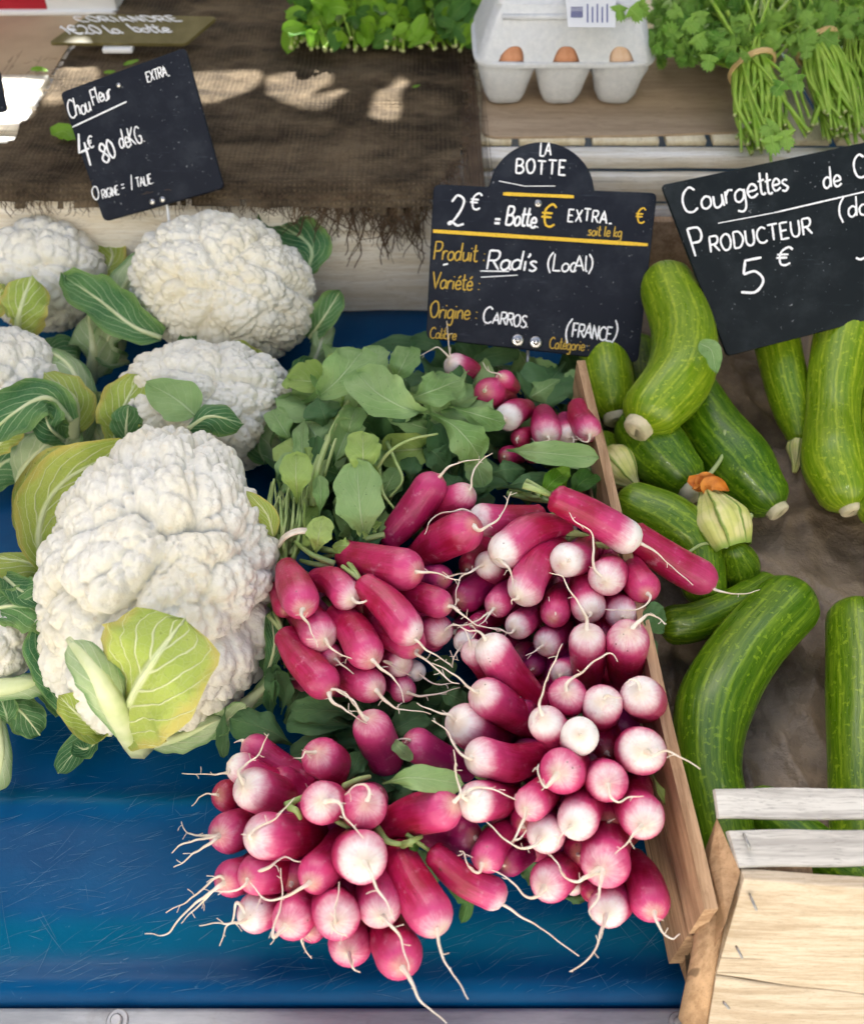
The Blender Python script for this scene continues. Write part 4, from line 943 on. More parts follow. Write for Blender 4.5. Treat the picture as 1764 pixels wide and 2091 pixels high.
def cauliflowers():
    G = 'cauliflowers on the blue table'
    def new(u, v, lab): return thing('cauliflower', lab, 'cauliflower', tuple(at(u, v, 0)), G)
    # big front one
    t = new(330, 1400, 'largest cauliflower, front centre, with a veined yellow-green leaf over its lower edge')
    curd(t, 332, 1187, 240, 320, 6.2, 7, 3, tilt=-4, n1=40, pear=.11)
    leaf(t, 'cleafy', 'D', [(252, 1490, 5), (268, 1430, 9.6), (312, 1352, 12.9), (378, 1262, 13.2)], 245, shape='cabb', cup=-.05, ruf=.10, fold=.12, rib=26)
    leaf(t, 'cleafp', 'D', [(285, 1518, 3.0), (238, 1450, 9.0), (196, 1375, 11.8), (140, 1305, 12.0)], 84, shape='cabb', cup=-.2, ruf=.06, rib=74)
    leaf(t, 'cleafy', 'D', [(105, 1190, 4.6), (78, 1090, 6.8), (128, 985, 8.6), (282, 905, 9.6)], 128, shape='cabb', cup=.22, ruf=.07, roll=28, rib=16)
    leaf(t, 'cleafy', 'D', [(82, 1130, 2.6), (60, 1060, 4.0), (100, 970, 5.4), (200, 915, 6.6)], 90, shape='cabb', cup=.2, roll=20)
    leaf(t, 'cleafp', 'D', [(300, 1518, 1.6), (370, 1505, 2.6), (450, 1470, 3.8)], 60, shape='cabb', cup=-.25, ruf=.03, rib=30)
    leaf(t, 'cleaf', 'D', [(228, 1500, 2), (190, 1502, 1.9), (158, 1530, 1.0), (118, 1580, .6)], 52, shape='spat', fold=.4, ruf=.12, rib=10)
    leaf(t, 'cleafy', 'D', [(558, 1095, 8.0), (545, 1050, 9.4), (503, 1003, 10.8)], 40, shape='ovate', ruf=.1)
    leaf(t, 'cleaf', 'D', [(125, 1460, 2.6), (100, 1380, 4.2), (110, 1290, 5.4)], 80, shape='cabb', cup=.15, ruf=.12, roll=20)
    leaf(t, 'cleafp', 'D', [(500, 1440, 3.2), (535, 1410, 3.8), (572, 1372, 4.2)], 46, shape='strap', cup=-.3, ruf=.02, rib=30)
    leaf(t, 'cleafy', 'D', [(130, 1400, 1.5), (170, 1480, 2.6), (225, 1500, 2.8)], 60, shape='strap', cup=.2)
    for ax, w, mt in (([(150, 1470, 2.4), (120, 1400, 4.4), (92, 1330, 5.8), (100, 1262, 6.6)], 78, 'cleaf'), ([(205, 1500, 2.6), (160, 1460, 5.2), (120, 1420, 6.6)], 56, 'cleafy'), ([(400, 1500, 2.0), (450, 1480, 3.2), (505, 1440, 4.6)], 52, 'cleafp'),
                      ([(110, 1225, 3.4), (84, 1160, 4.8), (78, 1090, 5.6), (100, 1020, 6.2)], 50, 'cleafy'), ([(200, 1510, 1.6), (175, 1530, 1.5), (150, 1520, 1.6)], 40, 'cleaf'), ([(545, 1380, 4), (560, 1320, 5.4), (552, 1250, 6.2)], 36, 'cleaf'), ([(240, 935, 8.2), (200, 945, 7.4), (140, 990, 6.4)], 58, 'cleafy')):
        leaf(t, mt, 'D', ax, w, shape='cabb', cup=.14, ruf=.16, rib=9)
    # top centre
    t = new(460, 690, 'cauliflower with the slate sign stake stuck behind it, against the white crate board')
    curd(t, 461, 592, 186, 150, 6.2, 7, 11, tilt=-14, n1=32)
    leaf(t, 'cleaf', 'D', [(625, 560, 6.0), (632, 500, 7.6), (540, 440, 8.4)], 84, shape='cabb', cup=.2, ruf=.14)
    leaf(t, 'cleaf', 'D', [(632, 690, 3), (660, 650, 4.6), (694, 596, 5.8)], 58, shape='cabb', cup=.25, ruf=.12, rib=8)
    leaf(t, 'cleafp', 'D', [(640, 740, 2), (655, 700, 3.4), (665, 650, 4)], 48, shape='strap', cup=-.2)
    leaf(t, 'cleafy', 'D', [(345, 470, 9.6), (375, 460, 10.2), (408, 468, 10.4)], 30, shape='ovate', cup=-.2)
    leaf(t, 'cleafp', 'D', [(245, 720, 1.5), (230, 650, 4.5), (262, 570, 7), (318, 508, 8.2)], 78, shape='cabb', cup=-.2, ruf=.06, rib=20)
    leaf(t, 'cleafp', 'D', [(260, 740, 1), (225, 730, 3), (222, 690, 4.5), (270, 655, 5.5)], 54, shape='cabb', cup=.25, rib=12)
    leaf(t, 'cleafy', 'D', [(560, 745, 4.5), (510, 735, 5.2), (470, 700, 6.4)], 56, shape='cabb', cup=.15, roll=-20)
    leaf(t, 'cleaf', 'D', [(430, 740, 3.8), (400, 700, 5.4), (380, 675, 6)], 60, shape='cabb', cup=.15)
    # middle
    t = new(420, 870, 'half hidden cauliflower behind the largest one, with a flat round green leaf on it')
    curd(t, 420, 835, 186, 142, 4.4, 7, 23, tilt=6, n1=30)
    leaf(t, 'cleafy', 'D', [(235, 905, 4.0), (245, 850, 6.6), (285, 765, 8.4)], 92, shape='cabb', cup=.1, ruf=.1, rib=14)
    leaf(t, 'rleaf', 'D', [(400, 850, 9.0), (360, 815, 9.6), (300, 782, 9.0)], 92, shape='ovate', cup=.03, ruf=.05)
    leaf(t, 'cleaf', 'D', [(385, 875, 9.2), (430, 850, 9.8), (498, 866, 8.6)], 70, shape='cabb', cup=-.25, ruf=.08, rib=10)
    leaf(t, 'cleafp', 'D', [(630, 960, 1.5), (590, 900, 4), (578, 830, 6.2)], 108, shape='ovate', cup=.28, ruf=.03, roll=-10)
    leaf(t, 'cleaf', 'D', [(540, 945, 2.8), (530, 900, 4.2), (575, 845, 5.6)], 60, shape='ovate', cup=.2)
    leaf(t, 'cleafp', 'D', [(205, 905, 1.4), (185, 850, 3.4), (205, 800, 4.6)], 58, shape='cabb', cup=.2, rib=16)
    leaf(t, 'cleaf', 'D', [(265, 925, 4.5), (258, 880, 6.4), (262, 830, 7.8)], 66, shape='cabb', cup=-.2, rib=12)
    leaf(t, 'cleaf', 'D', [(600, 800, 3), (618, 770, 4.2), (640, 735, 4.8)], 60, shape='cabb', cup=.2)
    # top left
    t = new(90, 650, 'cauliflower at the top left, partly outside the photo, with a yellow-green leaf against its front')
    curd(t, 92, 562, 122, 114, 5.6, 6, 31, tilt=20, n1=28)
    leaf(t, 'cleafy', 'D', [(40, 690, 4.6), (40, 640, 7.4), (66, 562, 8.8)], 96, shape='cabb', cup=-.12, ruf=.12, rib=22)
    leaf(t, 'cleafp', 'D', [(185, 775, 1), (190, 715, 4.2), (180, 640, 5.8)], 92, shape='cabb', cup=-.3, ruf=.03, rib=30)
    leaf(t, 'cleaf', 'D', [(330, 690, 5.6), (270, 665, 6.6), (200, 610, 7.2), (135, 568, 7.4)], 92, shape='cabb', cup=.2, ruf=.1, rib=12)
    leaf(t, 'cleafy', 'D', [(205, 570, 5), (230, 520, 6), (196, 468, 6.6)], 60, shape='cabb', cup=.1, rib=10)
    leaf(t, 'cleafp', 'D', [(215, 600, 5), (262, 580, 6), (270, 525, 6.4)], 60, shape='cabb', cup=-.2)
    leaf(t, 'cleaf', 'D', [(190, 500, 5), (160, 462, 6), (140, 448, 6)], 40, shape='cabb')
    leaf(t, 'cleafy', 'D', [(-20, 650, 5), (-6, 610, 7), (10, 580, 8)], 60, shape='cabb', cup=.2)
    leaf(t, 'cleaf', 'D', [(60, 740, 2), (110, 715, 3.5), (160, 730, 3)], 80, shape='cabb', cup=-.2, rib=8)
    # left middle
    t = new(30, 880, 'cauliflower at the left edge wrapped in thick curling pale-ribbed green leaves')
    curd(t, 24, 800, 112, 128, 4.8, 6, 41, n1=26)
    leaf(t, 'cleafp', 'D', [(150, 930, 2), (172, 840, 4.6), (140, 745, 6.4), (60, 700, 7)], 74, shape='cabb', cup=-.35, ruf=.04, roll=14, rib=20)
    leaf(t, 'cleafy', 'D', [(150, 890, 3.6), (152, 820, 6.4), (90, 760, 8)], 80, shape='cabb', cup=-.25, ruf=.06, rib=26)
    leaf(t, 'cleaf', 'D', [(145, 860, 5.8), (95, 812, 7.6), (20, 850, 7.6), (-30, 900, 7)], 92, shape='cabb', cup=.1, ruf=.16, rib=16)
    leaf(t, 'cleaf', 'D', [(130, 900, 4.4), (100, 870, 6.4), (90, 830, 7)], 70, shape='cabb', cup=.15, ruf=.14, rib=10)
    leaf(t, 'cleafp', 'D', [(40, 1000, 1), (50, 955, 3.2), (100, 900, 4.6)], 120, shape='cabb', cup=-.25, ruf=.06, rib=24)
    leaf(t, 'cleafy', 'D', [(-20, 930, 4.4), (10, 895, 5.8), (45, 870, 6.2)], 60, shape='cabb', cup=.1)
    leaf(t, 'cleafp', 'D', [(95, 985, 1), (120, 930, 2.6), (158, 868, 3.8)], 72, shape='cabb', cup=.22, rib=20)
    leaf(t, 'cleaf', 'D', [(-30, 1000, 1), (0, 950, 2.4), (60, 920, 3)], 100, shape='cabb', cup=-.2, rib=10)
    # lower left
    t = new(10, 1450, 'cauliflower cut off at the lower left edge, with thick pale leaf stubs')
    curd(t, -28, 1318, 92, 112, 5, 6, 53, n1=26)
    leaf(t, 'cleafy', 'D', [(110, 1240, 3), (80, 1160, 5.2), (-30, 1135, 6.4)], 80, shape='cabb', cup=-.3, ruf=.03, roll=20, rib=14)
    leaf(t, 'cleaf', 'D', [(-30, 1245, 7), (60, 1235, 7.4), (152, 1255, 6)], 112, shape='cabb', cup=-.06, ruf=.16, rib=8)
    leaf(t, 'cleaf', 'D', [(10, 1180, 6.6), (50, 1210, 7.6), (110, 1225, 7.2)], 62, shape='cabb', cup=.2, ruf=.1, rib=8)
    leaf(t, 'cleaf', 'D', [(50, 1330, 4.4), (80, 1300, 5), (105, 1340, 4)], 70, shape='cabb', cup=.2, ruf=.2)
    leaf(t, 'cleafp', 'D', [(-20, 1408, 5), (55, 1395, 5), (108, 1378, 4.2)], 62, shape='strap', cup=-.35, ruf=.03, rib=44)
    leaf(t, 'cleaf', 'D', [(12, 1432, 3.4), (45, 1455, 2.8), (82, 1502, 1.4)], 70, shape='cabb', cup=-.1, ruf=.14, rib=8)
    leaf(t, 'cleafp', 'D', [(-12, 1460, 3.2), (2, 1540, 2.4), (-8, 1620, 1.2)], 44, shape='strap', cup=-.35, rib=24)
    leaf(t, 'cleafd' if 'cleafd' in M else 'cleaf', 'D', [(15, 1475, 2.6), (10, 1450, 3.4), (-10, 1400, 4)], 50, shape='cabb')
cauliflowers()

# ------------------------------------------------------------------ courgette crate
PX0 = [(1195, 735), (1250, 1005), (1328, 1310), (1400, 1600), (1462, 1835), (1500, 1985)]
def courgette_crate():
    t = thing('courgette_crate', 'brown wooden crate lined with paper holding the courgettes', 'crate', tuple(at(1500, 1400, 0)))
    zt = .08; A = [at(u, v, zt) for u, v in PX0]
    a, b = A[0], A[-2]; d = (b - a).normalized(); b = b + d * .004
    def plank(z0, z1, th, jit, offx=0):
        m = MB(); n = 30; vs = []; fs = []
        sd = Vector((d.y, -d.x, 0)); sd = sd if sd.x > 0 else -sd
        for i in range(n + 1):
            p = a.lerp(b, i / n); w = jit * noise.noise(p * 22)
            for (o, z) in ((0, z0), (0, z1 + w), (th, z1 + w), (th, z0)):
                q = p + sd * (o + offx - th); q.z = z; vs.append(q)
        for i in range(n):
            for k in range(4): fs.append((i * 4 + k, i * 4 + (k + 1) % 4, (i + 1) * 4 + (k + 1) % 4, (i + 1) * 4 + k))
        fs += [(3, 2, 1, 0), tuple(n * 4 + k for k in range(4))]; m.add(vs, fs)
        return m.build('side_board', M['brown_wood'], t, smooth=False)
    plank(.047, zt, .0056, .002); plank(.002, .044, .0065, .0015, .0008)
    # corner stick with wire loop
    m = MB(); tube(m, [at(*px('8', 885, 1400), .062), at(*px('8', 840, 1700), .04), at(*px('8', 765, 2070), .012)], .0062, 12, lump=.12); m.build('corner_post', M['tan_wood'], t)
    m = MB(); tube(m, catmull([at(*px('8', *p), .066) for p in ((822, 1420), (835, 1385), (880, 1372), (918, 1388))], 5), .0007, 8)
    tube(m, catmull([at(*px('8', *p), .04) for p in ((770, 1590), (785, 1570), (800, 1560))], 4), .0007, 6); m.build('wire_staple', M['wire'], t)
    # paper liner: floor, wrinkled, with a turned-up left side
    m = MB(); nx, ny = 200, 230; x0, x1, y0, y1 = .118, .56, .10, WALLY + .02; vs = []; fs = []
    for j in range(ny + 1):
        for i in range(nx + 1):
            x = x0 + (x1 - x0) * i / nx; y = y0 + (y1 - y0) * j / ny
            z = .004 + .011 * (1 - abs(noise.noise(Vector((x * 12, y * 9, 2))))) ** 5 + .006 * (1 - abs(noise.noise(Vector((x * 30, y * 15, 5))))) ** 6 + .003 * abs(noise.noise(Vector((x * 40, y * 40, 9)))) + .0015 * noise.noise(Vector((x * 110, y * 90, 5)))
            z += .03 * max(0, (y - (y1 - .05)) / .05)
            vs.append((x, y, z))
    for j in range(ny):
        for i in range(nx): fs.append((j * (nx + 1) + i, j * (nx + 1) + i + 1, (j + 1) * (nx + 1) + i + 1, (j + 1) * (nx + 1) + i))
    m.add(vs, fs); m.build('paper_liner', M['paper'], t)
    m = MB(); box(m, (.35, WALLY + .012, .045), .5, .008, .07); m.build('back_board', M['brown_wood'], t)
    m = MB(); box(m, (.56, .36, .04), .008, .54, .078); m.build('side_board', M['brown_wood'], t)
courgette_crate()

def courgette(label, c, pts, tone, stem=None, ridged=False, taper=(.55, .75), blossom=None, curve_end=.82):
    """pts: (x,y,z cm,width px) in crop c, first = blossom end, last = stem end"""
    P3 = [at(*px(c, p[0], p[1]), p[2] / 100) for p in pts]
    rr = [p[3] * .95 * CR[c][2] / FPX * dep(q) / 2 for p, q in zip(pts, P3)]
    base = sum(P3, Vector()) / len(P3); base.z = .006
    t = thing('courgette', label, 'courgette', tuple(base), 'courgettes in the crate')
    cl = catmull(P3, 10); n = len(cl); rc = [v.x for v in catmull([Vector((r, 0, 0)) for r in rr], 10)]
    # round the ends off
    L = [0]
    for i in range(1, n): L.append(L[-1] + (cl[i] - cl[i - 1]).length)
    T = L[-1]; vs = []; uvs = []; fs = []; sides = 40; nrm = None; rows = []
    d0 = (cl[0] - cl[1]).normalized(); d1 = (cl[-1] - cl[-2]).normalized()
    cap0 = [(cl[0] + d0 * (rc[0] * .9 * math.sin(a)), rc[0] * max(.02, math.cos(a))) for a in [R(88), R(75), R(60), R(40), R(20)]]
    e = .62 if stem else .05
    cap1 = [(cl[-1] + d1 * (rc[-1] * .8 * math.sin(a)), rc[-1] * max(.02, math.cos(a) ** .9)) for a in [R(20), R(40), R(58), R(72), R(88)]]
    full = cap0 + list(zip(cl, rc)) + cap1; m = len(full)
    for i, (p, r) in enumerate(full):
        tg = (full[min(m - 1, i + 1)][0] - full[max(0, i - 1)][0]).normalized()
        if nrm is None: _, nrm, _ = frame_from(tg, CP - p)
        nrm = (nrm - tg * nrm.dot(tg)).normalized(); b = tg.cross(nrm)
        for k in range(sides + 1):
            a = 2 * math.pi * k / sides; q = 1 + .012 * math.cos(a * 5) + .02 * noise.noise(p * 40 + Vector((math.cos(a), math.sin(a), 0)))
            if ridged: q += .07 * math.cos(a * 8) * max(0, (i / m - .6) / .4)
            vs.append(p + nrm * (math.cos(a) * r * q) + b * (math.sin(a) * r * q)); uvs.append((k / sides, i / (m - 1)))
    for i in range(m - 1):
        for k in range(sides): a = i * (sides + 1) + k; fs.append((a, a + 1, a + sides + 2, a + sides + 1))
    mb = MB(); mb.add(vs, fs, uvs); o = mb.build('fruit', M['courg'], t); o['tone'] = float(tone)
    if stem:
        r = rc[-1] * stem; p = cl[-1] + d1 * (rc[-1] * .55); q = MB(); ln = r * 1.0
        tube(q, [p, p + d1 * ln * .5, p + d1 * ln, p + d1 * (ln * 1.12), p + d1 * (ln * 1.1)], lambda s: r * (1.25 - .3 * s if s < .7 else (.92 if s < .9 else .5)), 14, lump=.12)
        q.build('stem', M['cstem'], t)
    return t, cl, rc
def blossom(t, c, pts, w, orange=None, npet=6):
    """closed flower along pts"""
    P3 = [at(*px(c, p[0], p[1]), p[2] / 100) for p in pts]; d = dep(P3[0]); r0 = w * CR[c][2] / FPX * d / 2
    cl = catmull(P3, 8); mb = MB()
    vs = []; uvs = []; fs = []; n = len(cl); sides = 36; nrm = None
    for i, p in enumerate(cl):
        s = i / (n - 1); tg = (cl[min(n - 1, i + 1)] - cl[max(0, i - 1)]).normalized()
        if nrm is None: _, nrm, _ = frame_from(tg, CP - p)
        nrm = (nrm - tg * nrm.dot(tg)).normalized(); b = tg.cross(nrm)
        r = r0 * (.62 + .38 * math.sin(math.pi * min(1, s * 1.1 + .1))) * (1 if s < .4 else 1 - .74 * ((s - .4) / .6) ** 1.3)
        for k in range(sides + 1):
            a = 2 * math.pi * k / sides; q = 1 + (.10 + .18 * s) * abs(math.sin(a * npet / 2 + s * 2.0)) - .05 + .035 * math.cos(a * 14) + .06 * noise.noise(p * 60)
            vs.append(p + nrm * (math.cos(a) * r * q) + b * (math.sin(a) * r * q)); uvs.append((k / sides, s))
    for i in range(n - 1):
        for k in range(sides): a = i * (sides + 1) + k; fs.append((a, a + 1, a + sides + 2, a + sides + 1))
    mb.add(vs, fs, uvs); o = mb.build('blossom', M['petal'], t)
    if orange:
        q = MB()
        for k, ax in enumerate(orange):
            A = [at(*px(c, x, y), z / 100) for x, y, z in ax]; leaf_pts(q, A, r0 * .62, seed=k, ruf=.35, cup=.3, nl=10, nw=8)
        q.build('petal_tip', M['petalo'], o)
def courgettes():
    D = 'D'
    courgette('biggest courgette, striped dark green, curving down to the pale slatted crate', D, [(1604, 1238, 4.6, 140), (1520, 1330, 4.6, 148), (1458, 1440, 4.4, 160), (1445, 1560, 4.0, 140), (1470, 1690, 3.4, 140), (1500, 1850, 2.8, 130)], .22)
    courgette('striped courgette standing upright along the lower right edge of the photo', D, [(1752, 1275, 4.2, 132), (1762, 1400, 4, 150), (1760, 1560, 3.8, 142), (1765, 1720, 3, 140)], .42)
    courgette('light green courgette with a narrow neck below the courgette sign, near the right edge', D, [(1735, 640, 8, 130), (1708, 760, 6.2, 118), (1700, 850, 5.2, 110), (1702, 940, 4.6, 136), (1722, 1000, 4, 118)], .8, stem=.36)
    courgette('light green bent courgette with a round pale cut end beside the radish sign', D, [(1362, 585, 9, 118), (1396, 680, 8.6, 136), (1388, 765, 8.2, 146), (1332, 838, 7.4, 132)], .75, stem=.42)
    courgette('yellow-green courgette squeezed against the brown crate board behind the radish sign', D, [(1228, 690, 5, 100), (1240, 770, 4.4, 112), (1250, 822, 3.8, 96)], .8, stem=.45)
    courgette('long dark green courgette lying diagonally, its pale stem end on the paper', D, [(1400, 800, 4.8, 130), (1450, 880, 4.4, 142), (1510, 955, 4.0, 152), (1558, 1010, 3.6, 112)], .12, stem=.4)
    courgette('short dark green courgette under the bent one, with a flat grey stem end', D, [(1310, 880, 5, 120), (1345, 925, 4.8, 140), (1388, 968, 4.5, 110)], .18, stem=.55)
    courgette('olive green courgette curving beneath the overhanging radishes', D, [(1300, 1035, 5.2, 108), (1370, 1070, 5, 124), (1420, 1120, 4.4, 118), (1438, 1200, 3.6, 96)], .38)
    t, _, _ = courgette('tiny courgette with a closed yellow blossom, in the middle of the crate', D, [(1512, 1180, 3.2, 78), (1508, 1150, 4.2, 86), (1498, 1125, 5.2, 62)], .3)
    blossom(t, D, [(1494, 1122, 5.4), (1476, 1075, 5.9), (1456, 1030, 6.0), (1434, 984, 5.8)], 104, [[(1440, 1005, 6.4), (1452, 988, 7), (1486, 1004, 6.8)], [(1430, 995, 6.4), (1438, 980, 6.8), (1470, 984, 7)], [(1432, 1003, 6.2), (1418, 985, 6.6), (1414, 996, 6.4)]])
    q = MB(); q2 = MB(); q3 = MB(); tube(q, catmull([at(u, v, z / 100) for u, v, z in ((1492, 1120, 5.6), (1440, 1110, 5.8), (1405, 1128, 6))], 5), .0009, 6); tube(q2, catmull([at(u, v, z / 100) for u, v, z in ((1505, 1100, 5.4), (1530, 1060, 5.6), (1532, 1052, 6))], 5), .0016, 6); tube(q3, catmull([at(u, v, z / 100) for u, v, z in ((1440, 980, 5), (1475, 930, 5.6), (1480, 878, 6.4))], 5), lambda s: .0016 - .0006 * s, 6); [k.build('tendril', M['rstem'], t) for k in (q, q2, q3)]
    courgette('courgette with ridged stem end peeping out beside the biggest one', D, [(1560, 1200, 3.4, 70), (1490, 1240, 3.8, 74), (1420, 1270, 3.8, 84), (1378, 1276, 3.6, 84)], .35, ridged=True)
    t, _, _ = courgette('slim light green courgette with a wilted pale flower, left of the narrow necked one', D, [(1585, 690, 6, 96), (1605, 780, 4.6, 92), (1625, 850, 3.6, 84), (1632, 885, 3.2, 60)], .6)
    blossom(t, D, [(1634, 890, 3), (1630, 925, 2.6), (1622, 965, 2)], 44)
    courgette('yellow-green courgette mostly outside the photo at the right edge', D, [(1800, 800, 5, 110), (1795, 920, 4.6, 110), (1800, 1040, 4, 100)], .9)
    t, _, _ = courgette('courgette hidden behind the crate board with only its striped blossom showing', D, [(1235, 905, 2.4, 56), (1238, 930, 2.8, 64), (1250, 945, 3.2, 54)], .4)
    blossom(t, D, [(1248, 938, 3.8), (1270, 965, 4.2), (1300, 995, 3.8)], 92)
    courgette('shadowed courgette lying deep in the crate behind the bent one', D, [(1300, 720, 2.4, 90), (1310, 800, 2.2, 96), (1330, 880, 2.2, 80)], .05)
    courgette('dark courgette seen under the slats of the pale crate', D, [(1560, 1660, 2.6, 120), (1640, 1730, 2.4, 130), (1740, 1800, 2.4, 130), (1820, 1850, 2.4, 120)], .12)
courgettes()
# small loose leaf on the bent courgette, one on the right crate edge
for lab, ax, w, mt in (('pale leaf lying on the bent light green courgette', [(1428, 700, 11.2), (1452, 716, 11.3), (1462, 762, 11.0)], 40, 'rleaf'), ('grey-green leaf hanging over the crate board above the ridged courgette', [(1312, 1250, 8.4), (1335, 1262, 8.0), (1356, 1290, 6.8)], 62, 'rleafd')):
    m = MB(); P3 = [at(u, v, z / 100) for u, v, z in ax]; leaf_pts(m, P3, w / FPX * dep(P3[0]), seed=4, ruf=.15); tag(m.build('loose_leaf', M[mt], origin=tuple(P3[0])), lab, 'leaf')

# ------------------------------------------------------------------ small pale crate at lower right
def pale_crate():
    t = thing('pale_crate', 'pale wooden crate with grey slats and stapled front plank at the lower right', 'crate', tuple(at(1600, 2000, 0)))
    def board(q, th, name, mt, nn=24, jit=.0012):
        """q: four 3D corners a(top left) b(top right) c(bottom right) d(bottom left)"""
        a, b, c, d = q; nr = (b - a).cross(d - a).normalized(); nr = nr if nr.dot(CP - a) > 0 else -nr
        vs = []; fs = []
        for i in range(nn + 1):
            s = i / nn; p, r = a.lerp(b, s), d.lerp(c, s)
            up = (p - r).normalized(); w1 = jit * noise.noise(p * 30); w2 = jit * noise.noise(r * 30 + Vector((4, 4, 4)))
            p = p + up * w1; r = r + up * w2; e = nr * .0005
            vs += [p + up * -.0006, r + up * .0006, r - e, r - nr * th, p - nr * th, p - e]
        for i in range(nn):
            for k in range(6): fs.append((i * 6 + k, (i + 1) * 6 + k, (i + 1) * 6 + (k + 1) % 6, i * 6 + (k + 1) % 6))
        fs += [(0, 1, 2, 3, 4, 5), tuple(nn * 6 + k for k in (5, 4, 3, 2, 1, 0))]
        m = MB(); m.add(vs, fs); return m.build(name, M[mt], t, smooth=False)
    board([at(1460, 1612, .094), at(1950, 1610, .094), at(1955, 1678, .091), at(1468, 1668, .091)], .004, 'slat', 'grey_wood')
    board([at(1488, 1698, .092), at(1950, 1690, .092), at(1955, 1765, .088), at(1510, 1772, .088)], .005, 'slat', 'grey_wood')
    f1 = board([at(1519, 1797, .088), at(1950, 1830, .088), at(1990, 2060, .028), at(1462, 1992, .040)], .006, 'front_plank', 'pale_wood', 30, .002)
    board([at(1462, 1996, .0385), at(1990, 2064, .0265), at(1995, 2240, -.006), at(1432, 2180, -.004)], .006, 'front_plank', 'pale_wood', 30, .002)
    # triangular corner post
    m = MB(); tp = [at(*px('8', *p), z) for p, z in (((905, 890), .088), ((1042, 1205), .086), ((955, 1505), .074), ((858, 1150), .076))]
    bt = [p + Vector((0, 0, -.09)) for p in tp]; bt = [p + Vector((0, -.012, 0)) for p in bt]
    m.add(tp + bt, [(0, 1, 2, 3), (7, 6, 5, 4), (0, 4, 5, 1), (1, 5, 6, 2), (2, 6, 7, 3), (3, 7, 4, 0)]); m.build('corner_post', M['tan_wood'], t, smooth=False)
    m = MB(); tube(m, [at(1515, 1788, .078), at(1580, 1782, .078), at(1646, 1778, .078), at(1650, 1778, .078)], lambda s: .0062 if s < .95 else .005, 14, lump=.05); m.build('dowel', M['brown_wood'], t)
    for (x, y, x2, y2, z) in ((1062, 985, 1100, 1070, .0925), (1098, 1340, 1135, 1425, .083), (1018, 1640, 1052, 1705, .062), (945, 1965, 975, 2000, .043)):
        a, b = at(*px('8', x, y), z), at(*px('8', x2, y2), z); e = (CP - a).normalized(); m = MB()
        tube(m, [a - e * .002, a + e * .0012, b + e * .0012, b - e * .002], .0006, 6); m.build('staple', M['wire'], t)
pale_crate()

